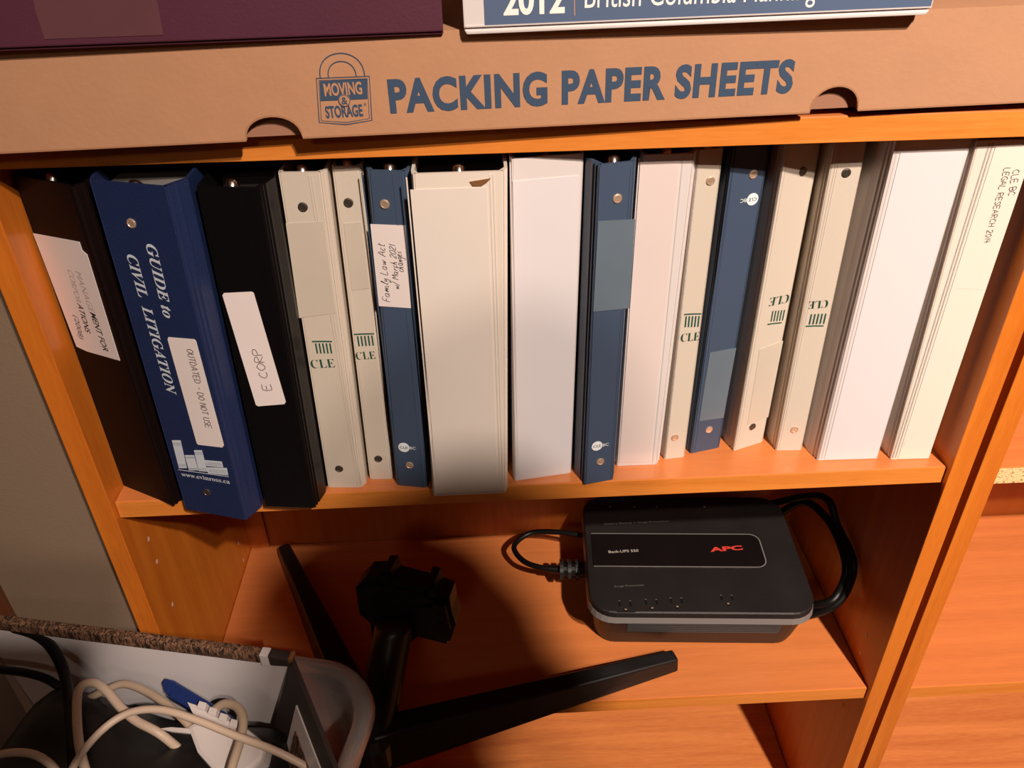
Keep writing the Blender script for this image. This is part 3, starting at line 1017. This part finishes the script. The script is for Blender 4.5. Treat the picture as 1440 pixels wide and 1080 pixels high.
write('year', wf, '2012', (708, 20), (794, 16.5), 0.0165, WPRINTW, wt, bold=0.03, n=.0006)
linestrip('rule', wf, [wf.loc(808, 22), wf.loc(807, -30)], .0006, ORNG, wt, n=.0006)
write('title', wf, 'British Columbia Planning', (822, 11), (1146, -1), 0.0135, WPRINTW, wt, n=.0006)

# ------------------------------------------------------------------ backup power unit
UC = Vector((0.582, 0.156, ZL))
ut = thing('power_unit', 'black battery backup power unit with red APC letters on lower shelf', 'power unit', tuple(UC))
yaw = math.radians(-4)
UXd = Vector((math.cos(yaw), math.sin(yaw), 0))
UYd = Vector((-math.sin(yaw), math.cos(yaw), 0))
UH = 0.080
RIBM = pmat('rib_plastic', (0.045, 0.04, 0.038), 0.3)


def rrect(hx, hy, r, cy=0.0, n=6):
    out = []
    for sx, sy, a0 in ((1, 1, 0), (-1, 1, 90), (-1, -1, 180), (1, -1, 270)):
        for k in range(n + 1):
            a = math.radians(a0 + 90 * k / n)
            out.append((sx * (hx - r) + r * math.cos(a), cy + sy * (hy - r) + r * math.sin(a)))
    return out


def loft(name, rings, xf, mat, parent, smooth=False, cap=True):
    n = len(rings[0][0])
    vs, fs = [], []
    for pts_, z in rings:
        for a, b_ in pts_:
            vs.append(xf(a, b_, z))
    for j in range(len(rings) - 1):
        fs += [(j * n + i, j * n + (i + 1) % n, (j + 1) * n + (i + 1) % n, (j + 1) * n + i) for i in range(n)]
    if cap:
        fs.append(tuple(range(n)))
        fs.append(tuple(range(len(rings) * n - 1, (len(rings) - 1) * n - 1, -1)))
    return mesh(name, vs, fs, mat, parent, smooth=smooth)


ux = lambda a, b_, z: UC + UXd * a + UYd * b_ + Vector((0, 0, z))
loft('body', [(rrect(.119, .080, .024, .002), .003), (rrect(.121, .083, .025, .002), .012), (rrect(.123, .088, .027, .001), .03), (rrect(.127, .0955, .028), .061)], ux, BPLAS, ut)
loft('top_rim', [(rrect(.1275, .0965, .028), .061), (rrect(.1315, .1005, .030), .063), (rrect(.1305, .0995, .030), .0715)], ux, BEDGE, ut)
loft('top_shell', [(rrect(.1303, .0993, .030), .0715), (rrect(.1298, .0988, .029), .0785), (rrect(.1285, .0975, .028), .0800)], ux, BPLAS, ut)
for sx in (-1, 1):
    for sy in (-1, 1):
        loft('foot', [(rrect(.014, .010, .004), 0.0), (rrect(.014, .010, .004), .004)], lambda a, b_, z, sx=sx, sy=sy: ux(a + sx * .088, b_ + .004 + sy * .062, z), RUBBER, ut)
for k in range(6):
    z = .037 + .0042 * k
    y = -(.0874 + .0075 * (z - .03) / .031)
    vs = [ux(a, y - o, z + zz) for a in (-.085, .092) for o, zz in ((-.002, -.0004), (.0014, -.0004), (.0014, .0006), (-.002, .0006))]
    mesh('vent_rib', vs, [(0, 1, 2, 3), (7, 6, 5, 4), (0, 4, 5, 1), (1, 5, 6, 2), (2, 6, 7, 3), (3, 7, 4, 0)], RIBM, ut)
uf = Frame(ux(0, 0, UH), UXd, UYd)
yu = uf.loc(940, 752)[1]
yl = uf.loc(940, 798)[1]
xr = uf.loc(1070, 768)[0]
xl = -.122
rr = 0.012
band = [(xl, yl), (xr - rr, yl)] + [(xr - rr + rr * math.sin(a), yl + rr - rr * math.cos(a)) for a in [math.pi / 2 * j / 6 for j in range(1, 7)]]
band += [(xr - rr + rr * math.cos(a), yu - rr + rr * math.sin(a)) for a in [math.pi / 2 * j / 6 for j in range(0, 7)]] + [(xl, yu)]
prism('name_panel', uf, band, 0.0, .0012, BGLOS, ut)
linestrip('panel_trim', uf, band, .0012, BEDGE, ut, n=.0016)
write('lettering', uf, 'APC', (999, 777), (1045, 774), 0.0072, REDP, ut, bold=0.04, n=.0015)
write('lettering', uf, 'Back-UPS 550', (856, 779), (898, 777), 0.0042, GREYP, ut, n=.0015, bold=.01)
write('lettering', uf, 'Surge Protection', (864, 826), (906, 824), 0.0026, DIMP, ut, n=.0003)
write('lettering', uf, 'Battery Backup + Surge Protection', (850, 738), (940, 734), 0.0028, DIMP, ut, n=.0003)
SLOT = pmat('socket_hole', (0.002, 0.002, 0.002), 0.5)


def socket(cx, cy):
    o = prism('socket', uf, rrect_c(cx, cy - .0015, .0115, .0115, .003), 0.0, .00008, BPLAS, ut)
    o['_w'] = tuple(UC)
    for s in (-.0062, .0062):
        prism('socket_slot', uf, [(cx + s - .0011, cy - .0040), (cx + s + .0011, cy - .0040), (cx + s + .0011, cy + .0035), (cx + s - .0011, cy + .0035)], .0001, .0003, SLOT, o)
        prism('slot_lip', uf, [(cx + s - .0011, cy + .0035), (cx + s + .0011, cy + .0035), (cx + s + .0011, cy + .0041), (cx + s - .0011, cy + .0041)], .0003, .0007, DIMP, o)
    prism('socket_slot', uf, disc_pts(cx, cy - .0095, .0024, 12), .0003, .0006, SLOT, o)
    prism('ground_contact', uf, [(cx - .0014, cy - .0095), (cx + .0014, cy - .0095), (cx + .0012, cy - .0080), (cx - .0012, cy - .0080)], .0006, .0009, BRASS, o)


def rrect_c(cx, cy, hx, hy, r):
    return [(cx + a, cy + b_) for a, b_ in rrect(hx, hy, r)]


for u, v in ((879, 849), (916, 847), (951, 845), (1022, 841)):
    cx, cy = uf.loc(u, v)
    socket(cx, cy)
for u in (857, 891, 922, 989):
    cx, cy = uf.loc(u, 707)
    socket(cx, cy)

# cable loop on its left, with the plug-like strain relief
zc = ZL
pts = [PZ(836, 756, zc + .055), PZ(812, 752, zc + .055), PZ(780, 748, zc + .05), PZ(745, 750, zc + .042), PZ(723, 768, zc + .038), PZ(735, 788, zc + .038), PZ(760, 798, zc + .040), PZ(790, 801, zc + .042), PZ(812, 801, zc + .044)]
tube('left_cable', pts, .0036, RUBBER, ut)
q = [PZ(772, 800, zc + .041), PZ(788, 801, zc + .042), PZ(792, 801, zc + .042), PZ(834, 801, zc + .044)]
vs, fs = tube_data(q, [.0048, .0052, .0100, .0100], 14)
mesh('cable_boot', vs, fs, RUBBER, ut, smooth=False)
for u_ in (787, 798, 809):
    vs, fs = tube_data([PZ(u_, 801, zc + .042), PZ(u_ + 5, 801, zc + .042)], .0132, 18)
    mesh('boot_flange', vs, fs, BPLAS, ut)
def PX(u, v, x):
    d = ray(u, v)
    return CAM + d * ((x - CAM.x) / d.x)


pts = [ux(.120, .085, .05), PX(1128, 706, .735), PX(1160, 726, .745), PX(1180, 760, .750), PX(1190, 800, .750), PX(1180, 832, .742), PX(1163, 848, .728), ux(.124, -.050, .034)]
tube('right_cable', pts, .0050, RUBBER, ut)
pts = [ux(.115, .105, .06), PX(1155, 698, .742), PX(1178, 740, .752), PX(1200, 790, .754), PX(1190, 832, .748), PX(1166, 856, .730), ux(.124, -.060, .026)]
tube('right_cable', pts, .0046, RUBBER, ut)

# ------------------------------------------------------------------ monitor stand
st = thing('monitor_stand', 'black two-legged monitor stand lying on the lower shelf left of power unit', 'monitor stand', (0.21, 0.0, ZL))


def beam(name, P, Q, w0, w1, h0, h1, z0, mat, parent, bev=.003):
    P, Q = Vector((*P, 0)), Vector((*Q, 0))
    d = (Q - P).normalized()
    s_ = Vector((-d.y, d.x, 0))
    vs = []
    for zz in (0, 1):
        for pt, wd, hh_ in ((P, w0, h0), (Q, w1, h1)):
            k_ = 1.0 if zz == 0 else 0.72
            for sg in (1, -1):
                vs.append(pt + s_ * (sg * wd / 2 * k_) + Vector((0, 0, z0 + zz * hh_)))
    fs = [(0, 1, 3, 2), (4, 6, 7, 5), (0, 4, 5, 1), (2, 3, 7, 6), (0, 2, 6, 4), (1, 5, 7, 3)]
    return mesh(name, vs, fs, mat, parent, bevel=bev, seg=3)


J = (0.205, -0.050)
beam('leg', J, (0.546, 0.050), .038, .021, .054, .019, ZL + .0005, BPLAS2, st)
beam('leg', (0.203, -0.045), (0.050, 0.262), .052, .021, .048, .018, ZL + .0005, BPLAS2, st, bev=.005)
jr = [(disc_pts(0, 0, .019, 24, .021), ZL + .0005), (disc_pts(0, 0, .022, 24, .024), ZL + .01), (disc_pts(0, 0, .021, 24, .023), ZL + .04), (disc_pts(0, 0.003, .016, 24, .018), ZL + .05)]
loft('hub', [(a, z) for a, z in jr], lambda a, b_, z: Vector((J[0] + a, J[1] + b_, z)), BPLAS2, st, smooth=False)
n0, n1 = Vector((0.203, -0.050, ZL + .03)), PY(556, 872, 0.022)
vs, fs = [], []
m = 12
ax = (n1 - n0)
for j in range(m + 1):
    t_ = j / m
    p_ = lerp(n0, n1, t_)
    for k in range(20):
        a = 2 * math.pi * k / 20
        vs.append(p_ + Vector((.0215 * math.cos(a) * (1.02 - .06 * t_), .019 * math.sin(a), -.009 * math.sin(a))))
for j in range(m):
    fs += [(j * 20 + k, j * 20 + (k + 1) % 20, (j + 1) * 20 + (k + 1) % 20, (j + 1) * 20 + k) for k in range(20)]
fs += [tuple(range(20)), tuple(range(m * 20 + 19, m * 20 - 1, -1))]
mesh('neck', vs, fs, BPLAS2, st, smooth=True)
hf = Frame(Vector((0.235, 0.030, -0.22)), Vector((1, -0.18, 0)), Vector((0, .25, 1)))
hpix = [(500, 826), (515, 811), (535, 810), (538, 802), (549, 802), (555, 817), (597, 828), (600, 818), (611, 820), (616, 834), (632, 840), (635, 860), (641, 878), (633, 902), (590, 893), (575, 905), (560, 912), (524, 912), (521, 872), (506, 865)]
hh2 = [hf.loc(u, v) for u, v in hpix]
polyfill('mount_head', hf, [q for q in hh2[::-1]], -.030, .0, BPLAS2, st)
# raised plate, side cheek and clips of the head
polyfill('mount_plate', hf, [hf.loc(u, v) for u, v in [(508, 830), (518, 816), (552, 822), (598, 834), (612, 842), (590, 850), (575, 862), (560, 880), (530, 878), (510, 860)][::-1]], 0.0, .006, BPLAS2, st)
polyfill('mount_arm', hf, [hf.loc(u, v) for u, v in [(585, 848), (628, 846), (636, 878), (630, 898), (592, 888), (578, 868)][::-1]], 0.0, .009, BPLAS2, st)
for a, b_ in ((536, 804), (601, 822)):
    c_ = hf.loc(a + 6, b_ + 6)
    prism('clip', hf, [(c_[0] - .004, c_[1] - .006), (c_[0] + .005, c_[1] - .006), (c_[0] + .004, c_[1] + .004), (c_[0] - .003, c_[1] + .004)], -.012, .008, BPLAS2, st, bevel=.0008)
for k in range(3):
    c_ = hf.loc(620 + 4 * k, 846 + 13 * k)
    prism('bolt', hf, disc_pts(c_[0] - .004, c_[1], .0028, 10), .008, .0105, BPLAS2, st)

# ------------------------------------------------------------------ plastic tote and its contents
BR = Vector((0.236, -0.060, 0))        # outer back-right corner of the rim (before rounding)
by = math.radians(-12.5)
TX = Vector((math.cos(by), math.sin(by), 0))
TY = Vector((-math.sin(by), math.cos(by), 0))
TW, TD, RZ = 0.41, 0.36, -0.160
TC = BR - TX * (TW / 2) - TY * (TD / 2) 
tt = thing('storage_tote', 'translucent plastic storage tote full of cables at the lower left', 'storage bin', (TC.x, TC.y, FZ))


def tx(a, b_, z):
    return Vector((TC.x, TC.y, z)) + TX * a + TY * b_


def rr_in(i, r=.06):
    return rrect(TW / 2 - i, TD / 2 - i, max(.012, r - i * .5), n=8)


zr = RZ
rings = [(rr_in(.055), FZ + .0005), (rr_in(.016), zr - .025), (rr_in(.014), zr - .006), (rr_in(.004), zr - .0045), (rr_in(.001), zr - .012), (rr_in(-.001), zr - .012), (rr_in(.0015), zr - .002),
         (rr_in(.004), zr), (rr_in(.014), zr - .002), (rr_in(.0165), zr - .006), (rr_in(.0185), zr - .025), (rr_in(.057), FZ + .003)]
n_ = len(rings[0][0])
vs, fs = [], []
for pts_, z in rings:
    vs += [tx(a, b_, z) for a, b_ in pts_]
for j in range(len(rings) - 1):
    fs += [(j * n_ + i, j * n_ + (i + 1) % n_, (j + 1) * n_ + (i + 1) % n_, (j + 1) * n_ + i) for i in range(n_)]
fs += [tuple(range(n_)), tuple(range(len(rings) * n_ - 1, (len(rings) - 1) * n_ - 1, -1))]
mesh('tub', vs, fs, TOTE, tt, smooth=True)

# decorated box standing inside the tote
ZD = -0.115
ck = PZ(408, 924, ZD)
cl = PZ(-40, 868, ZD)
cf = PZ(474, 1090, ZD)
dt = thing('decorative_box', 'open bark-patterned box with white lining inside the plastic tote', 'box', (0.0, -0.15, ZD - .28))
bxd = (ck - cl).normalized()
fxd = (cf - ck).normalized()
wallf = Frame(Vector((cl.x, cl.y, ZD)), bxd, (0, 0, 1))
LB = (ck - cl).length
prism('back_wall', wallf, [(0, -.27), (LB, -.27), (LB, -.002), (0, -.002)], -.004, 0.0, WLIN, dt)
prism('top_edge', wallf, [(0, -.010), (LB - .028, -.010), (LB - .028, .002), (0, .002)], -.006, .0035, BARK, dt, bevel=.002)
prism('edge_patch', wallf, [(LB - .028, -.013), (LB - .020, -.013), (LB - .020, .002), (LB - .028, .002)], -.006, .0036, WLIN, dt, bevel=.001)
prism('edge_tip', wallf, [(LB - .020, -.012), (LB, -.010), (LB, .000), (LB - .020, .002)], -.006, .0035, DBRN, dt, bevel=.002)
prism('metal_corner', wallf, [(LB - .001, -.004), (LB + .003, -.004), (LB + .003, .002), (LB - .001, .002)], -.006, .004, BRT, dt, bevel=.001)
rf = Frame(Vector((ck.x, ck.y, ZD)), fxd, Vector((.45, -.1, 1)))     # normal points toward -x side
LR = (cf - ck).length + .12
sgn = 1 if rf.N.x < 0 else -1
prism('side_wall', rf, [(0, -.27), (LR, -.27), (LR, -.001), (0, -.001)], -.004, 0.0, DBRN, dt)
prism('label_frame', rf, [(.035, -.105), (LR, -.105), (LR, -.022), (.035, -.022)], 0.0, .0015, WLIN, dt, bevel=.0005)
prism('bark_insert', rf, [(.047, -.100), (LR - .01, -.100), (LR - .01, -.050), (.047, -.040)], 0.0015, .0025, BARK, dt)

# dark pouch and adaptor heap, enlarged to stand in for shade on the lining
pt_ = thing('black_pouch', 'large black soft pouch lying under the cables in the tote', 'pouch', (0.02, -0.2, ZD - .27))
cx0, cy0 = 0.010, -0.184
vs, fs = [], []
nx, ny = 24, 20
for j in range(ny + 1):
    for i in range(nx + 1):
        a, b_ = (i / nx - .5), (j / ny - .5)
        e_ = max(0, (1 - (2 * a) ** 14) * (1 - (2 * b_) ** 14))
        z = ZD - .047 - .155 * (1 - e_) + .012 * math.sin(a * 9 + 1) * math.cos(b_ * 7) * e_ - .015 * a - .02 * b_
        p_ = Vector((cx0, cy0, z)) + TX * (a * .30) + TY * (b_ * .245)
        vs.append(p_)
for j in range(ny):
    for i in range(nx):
        q = j * (nx + 1) + i
        fs.append((q, q + 1, q + nx + 2, q + nx + 1))
nb = len(vs)
edge = [i for i in range(nx + 1)] + [j * (nx + 1) + nx for j in range(1, ny + 1)] + [ny * (nx + 1) + i for i in range(nx - 1, -1, -1)] + [j * (nx + 1) for j in range(ny - 1, 0, -1)]
for e_ in edge:
    vs.append(Vector((vs[e_].x, vs[e_].y, ZD - .268)))
m_ = len(edge)
for k in range(m_):
    fs.append((edge[k], edge[(k + 1) % m_], nb + (k + 1) % m_, nb + k))
fs.append(tuple(nb + k for k in range(m_)))
mesh('pouch_body', vs, fs, BPLAS2, pt_, smooth=True)


def cable(name, label, pix, r, mat, group=None):
    pts_ = [PZ(u, v, z) for u, v, z in pix]
    o = tube(name, pts_, r, mat)
    o['label'] = label
    o['category'] = 'cable'
    return o


Z1 = ZD - .03
cable('cable', 'thick black cable arching over the corner of the tote', [(-60, 905, Z1 - .02), (-20, 880, Z1 + .012), (30, 885, Z1 + .015), (65, 902, Z1 + .01), (88, 940, Z1), (98, 990, Z1 - .01), (103, 1060, Z1 - .015), (105, 1130, Z1 - .03)], .0052, RUBBER)
cable('cable', 'thinner black cable lying low behind the thick black one', [(-60, 938, Z1 - .03), (-10, 941, Z1 - .02), (40, 947, Z1 - .02), (75, 960, Z1 - .025), (100, 985, Z1 - .04), (112, 1030, Z1 - .06)], .0040, RUBBER)
cable('cable', 'pale beige cable bent in a tight upright loop beside the thick black cable', [(128, 1110, Z1 - .020), (112, 1050, Z1 - .008), (108, 990, Z1 - .002), (114, 966, Z1 + .002), (132, 960, Z1 + .003), (150, 972, Z1), (170, 995, Z1 - .004), (192, 1014, Z1 - .008), (225, 1032, Z1 - .014), (262, 1062, Z1 - .040)], .0040, BGCAB)
cable('cable', 'tan cable running behind the pale loop toward the white adaptor', [(120, 985, Z1 - .022), (150, 970, Z1 - .013), (175, 962, Z1 - .010), (205, 972, Z1 - .010), (240, 995, Z1 - .012), (275, 1030, Z1 - .022), (300, 1060, Z1 - .04)], .0036, BGCAB2)
cable('cable', 'bright beige cable sweeping in a long arc across the tote front', [(85, 1130, Z1 - .01), (105, 1075, Z1), (140, 1030, Z1 + .012), (180, 1003, Z1 + .015), (225, 998, Z1 + .015), (275, 1012, Z1 + .013), (330, 1034, Z1 + .010), (385, 1055, Z1 + .003), (430, 1078, Z1 - .012), (470, 1105, Z1 - .03)], .0033, BGCAB)
cable('cable', 'pale beige cable end curling at the bottom left corner', [(-60, 1085, Z1 - .02), (-10, 1064, Z1), (25, 1058, Z1 + .002), (55, 1064, Z1 - .002), (80, 1085, Z1 - .015), (95, 1120, Z1 - .03)], .0034, BGCAB)
cable('cable', 'tan cable hooking down over the white adaptor', [(300, 1000, Z1 - .012), (315, 990, Z1 - .004), (333, 994, Z1), (342, 1012, Z1 + .002), (338, 1040, Z1 + .001), (326, 1080, Z1 - .002), (315, 1130, Z1 - .012)], .0040, BGCAB2)
# white adaptor with its comb connector, and the dark blue plug
at_ = thing('adaptor', 'white plastic adaptor with toothed connector in the tote', 'adaptor', tuple(PZ(320, 1045, Z1 - .07)))
af = Frame(PZ(320, 1040, Z1 - .010), TX + Vector((0, -.25, 0)), Vector((.25, .9, .25)))
ap = [(262, 1020), (288, 1010), (345, 1022), (374, 1045), (368, 1068), (345, 1088), (300, 1085), (276, 1058)]
prism('housing', af, [af.loc(*q) for q in ap][::-1], -.022, .0, WPLAS, at_, bevel=.004)
for k in range(4):
    u, v = 283 + 15 * k, 991 + 8.3 * k
    prism('tooth', af, [af.loc(*q) for q in ((u - 5, v + 6), (u - 1, v - 4), (u + 9, v - 1), (u + 6, v + 10))][::-1], -.006, .003, WPLAS, at_, bevel=.0006)
prism('comb_base', af, [af.loc(*q) for q in ((264, 988), (276, 992), (300, 1008), (332, 1018), (330, 1026), (296, 1018), (272, 1004))][::-1], -.005, .001, WPLAS, at_)
prism('prong', af, [af.loc(*q) for q in ((222, 1024), (240, 1022), (268, 1024), (268, 1031), (240, 1028))][::-1], -.004, -.001, WPLAS, at_)
bt_ = thing('blue_plug', 'dark blue plug lying behind the white toothed adaptor', 'plug', tuple(PZ(270, 980, Z1 - .07)))
pf_ = Frame(PZ(270, 975, Z1 - .014), TX + Vector((0, -.25, 0)), Vector((.25, .9, .25)))
prism('plug_body', pf_, [pf_.loc(*q) for q in ((227, 960), (232, 953), (244, 956), (292, 985), (328, 1008), (322, 1020), (280, 1004), (236, 980))][::-1], -.014, .0, NAVYP, bt_, bevel=.002)
prism('plug_collar', pf_, [pf_.loc(*q) for q in ((229, 962), (234, 955), (242, 958), (240, 978), (234, 976))][::-1], .0, .002, NAVYP, bt_, bevel=.0006)


# ------------------------------------------------------------------ the photographer, whose head and shoulders shade the lower shelves
def skin(name, joints, edges, mat, parent):
    me = bpy.data.meshes.new(name)
    ks = list(joints)
    me.from_pydata([joints[k][0] for k in ks], [(ks.index(a), ks.index(b_)) for a, b_ in edges], [])
    o = link(name, me, None, parent)
    md = o.modifiers.new('skin', 'SKIN')
    md.use_smooth_shade = True
    for i_, k in enumerate(ks):
        r = joints[k][1]
        sv = me.skin_vertices[0].data[i_] if me.skin_vertices else None
        if sv is None:
            break
        sv.radius = r if isinstance(r, tuple) else (r, r)
        sv.use_root = (i_ == 0)
    sb = o.modifiers.new('sub', 'SUBSURF')
    sb.levels = sb.render_levels = 1
    me.materials.append(mat)
    return o

SKIN = pmat('skin', (0.55, 0.32, 0.23), 0.5)
SHIRT = pmat('dark_shirt', (0.05, 0.055, 0.07), 0.9)
JEANS = pmat('dark_trousers', (0.03, 0.035, 0.05), 0.9)
HAIR = pmat('dark_hair', (0.02, 0.014, 0.01), 0.6)
EYE = pmat('eye_white', (0.7, 0.68, 0.65), 0.3)
pe = thing('person', 'person in dark shirt leaning forward behind the camera, holding up a phone', 'person', (0.6, -1.0, FZ))
HX, HY, HZ = 0.692, -0.80, 0.785
JT = {
    'hip': ((.78, -1.22, .20), (.15, .11)), 'waist': ((.775, -1.17, .34), (.13, .10)), 'chest': ((.755, -1.06, .52), (.16, .115)), 'neck0': ((.725, -.95, .63), (.09, .08)),
    'neck': ((.71, -.88, .68), (.068, .068)), 'jaw': ((HX, HY - .025, HZ - .055), (.070, .08)), 'head': ((HX, HY - .01, HZ + .01), (.092, .11)), 'crown': ((HX, HY, HZ + .062), (.075, .09)),
    'shr': ((.90, -1.01, .60), .060), 'elr': ((.95, -1.06, .32), .044), 'wrr': ((.94, -1.00, .08), .030), 'hdr': ((.935, -.985, .01), .028),
    'shl': ((.58, -.99, .67), .060), 'ell': ((.44, -.84, .79), .046), 'wrl': ((.165, -.672, .49), .030), 'hdl': ((.175, -.618, .475), .026),
    'hr': ((.87, -1.23, .14), .088), 'kr': ((.88, -1.19, -.27), .058), 'ar': ((.88, -1.24, -.655), .038), 'tr': ((.89, -1.12, -.700), .034),
    'hl': ((.69, -1.23, .14), .088), 'kl': ((.68, -1.19, -.27), .058), 'al': ((.68, -1.24, -.655), .038), 'tl': ((.67, -1.12, -.700), .034),
}
ED = [('hip', 'waist'), ('waist', 'chest'), ('chest', 'neck0'), ('neck0', 'neck'), ('neck', 'jaw'), ('jaw', 'head'), ('head', 'crown'), ('neck0', 'shr'), ('shr', 'elr'), ('elr', 'wrr'), ('wrr', 'hdr'),
      ('neck0', 'shl'), ('shl', 'ell'), ('ell', 'wrl'), ('wrl', 'hdl'), ('hip', 'hr'), ('hr', 'kr'), ('kr', 'ar'), ('ar', 'tr'), ('hip', 'hl'), ('hl', 'kl'), ('kl', 'al'), ('al', 'tl')]
# fingers: short chains rooted in the palms, curled round the phone
for f_ in range(4):
    y_, z_ = -.618 + .011 * f_, .458 + .012 * f_
    JT['fl%da' % f_] = ((.187, y_ + .012, z_ + .020), .0085)
    JT['fl%db' % f_] = ((.197, y_ + .026, z_ + .028 - .003 * f_), .0080)
    JT['fl%dc' % f_] = ((.209, y_ + .030 - .002 * f_, z_ + .020), .0070)
    ED += [('hdl', 'fl%da' % f_), ('fl%da' % f_, 'fl%db' % f_), ('fl%db' % f_, 'fl%dc' % f_)]
    yy = -1.015 + .020 * f_
    ln = (.062, .076, .080, .070)[f_]
    JT['fr%da' % f_] = ((.937, yy, -.030), .0090)
    JT['fr%db' % f_] = ((.930, yy + .004, -.030 - ln * .5), .0082)
    JT['fr%dc' % f_] = ((.914, yy + .006, -.030 - ln * .95), .0070)
    ED += [('hdr', 'fr%da' % f_), ('fr%da' % f_, 'fr%db' % f_), ('fr%db' % f_, 'fr%dc' % f_)]
JT['thla'], JT['thlb'] = ((.189, -.640, .492), .010), ((.209, -.630, .506), .009)
JT['thra'], JT['thrb'] = ((.925, -.950, -.005), .010), ((.915, -.930, -.035), .009)
ED += [('hdl', 'thla'), ('thla', 'thlb'), ('hdr', 'thra'), ('thra', 'thrb')]
skin('body', JT, ED, SKIN, pe)


def grow(keys, f, last=None):
    return {k_: (JT[k_][0], tuple(r * f for r in (JT[k_][1] if isinstance(JT[k_][1], tuple) else (JT[k_][1],) * 2))) for k_ in keys}


def sub(keys):
    return [e_ for e_ in ED if e_[0] in keys and e_[1] in keys]


KS = ['hip', 'waist', 'chest', 'neck0', 'shr', 'elr', 'wrr', 'shl', 'ell', 'wrl']
skin('shirt', grow(KS, 1.16), sub(KS), SHIRT, pe)
KT = ['hip', 'hr', 'kr', 'ar', 'hl', 'kl', 'al']
skin('trousers', grow(KT, 1.2), sub(KT), JEANS, pe)
for a_ in ('tr', 'tl'):
    p_, q_ = Vector(JT['a' + a_[1]][0]), Vector(JT[a_][0])
    box('shoe', q_.x - .045, q_.x + .045, p_.y - .05, q_.y + .07, FZ + .0005, FZ + .075, HAIR, pe, bevel=.02)


def blob(name, c, r, mat, n=14):
    vs, fs = [], []
    for j in range(n + 1):
        th_ = math.pi * j / n
        for k in range(n):
            ph = 2 * math.pi * k / n
            vs.append((c[0] + r[0] * math.sin(th_) * math.cos(ph), c[1] + r[1] * math.sin(th_) * math.sin(ph), c[2] + r[2] * math.cos(th_)))
    for j in range(n):
        fs += [(j * n + k, j * n + (k + 1) % n, (j + 1) * n + (k + 1) % n, (j + 1) * n + k) for k in range(n)]
    return mesh(name, vs, fs, mat, pe, smooth=True)


blob('hair', (HX, HY - .025, HZ + .028), (.084, .100, .078), HAIR)
blob('nose', (HX, HY + .078, HZ - .025), (.012, .016, .018), SKIN, 8)
blob('mouth', (HX, HY + .052, HZ - .062), (.022, .010, .006), REDP, 8)
for sg in (-1, 1):
    blob('eye', (HX + sg * .030, HY + .066, HZ + .004), (.012, .008, .008), EYE, 8)
    blob('ear', (HX + sg * .080, HY - .015, HZ - .010), (.010, .018, .028), SKIN, 8)
ph_ = thing('phone', 'dark phone held out in the left hand, taking the picture', 'phone', tuple(CAM))
pc = Frame(CAM + RM @ Vector((0, 0, .006)), RM @ Vector((1, 0, 0)), RM @ Vector((0, 1, 0)))
prism('case', pc, rrect_c(-.072, -.012, .080, .038, .009), -.0045 + .009, .0125, BGLOS, ph_, bevel=.001)
for k in range(3):
    prism('lens', pc, disc_pts(-.020 - .016 * k, .014, .0055, 16), .0035, .0045, BEDGE, ph_)

for o in bpy.data.objects:
    if '_w' in o:
        del o['_w']
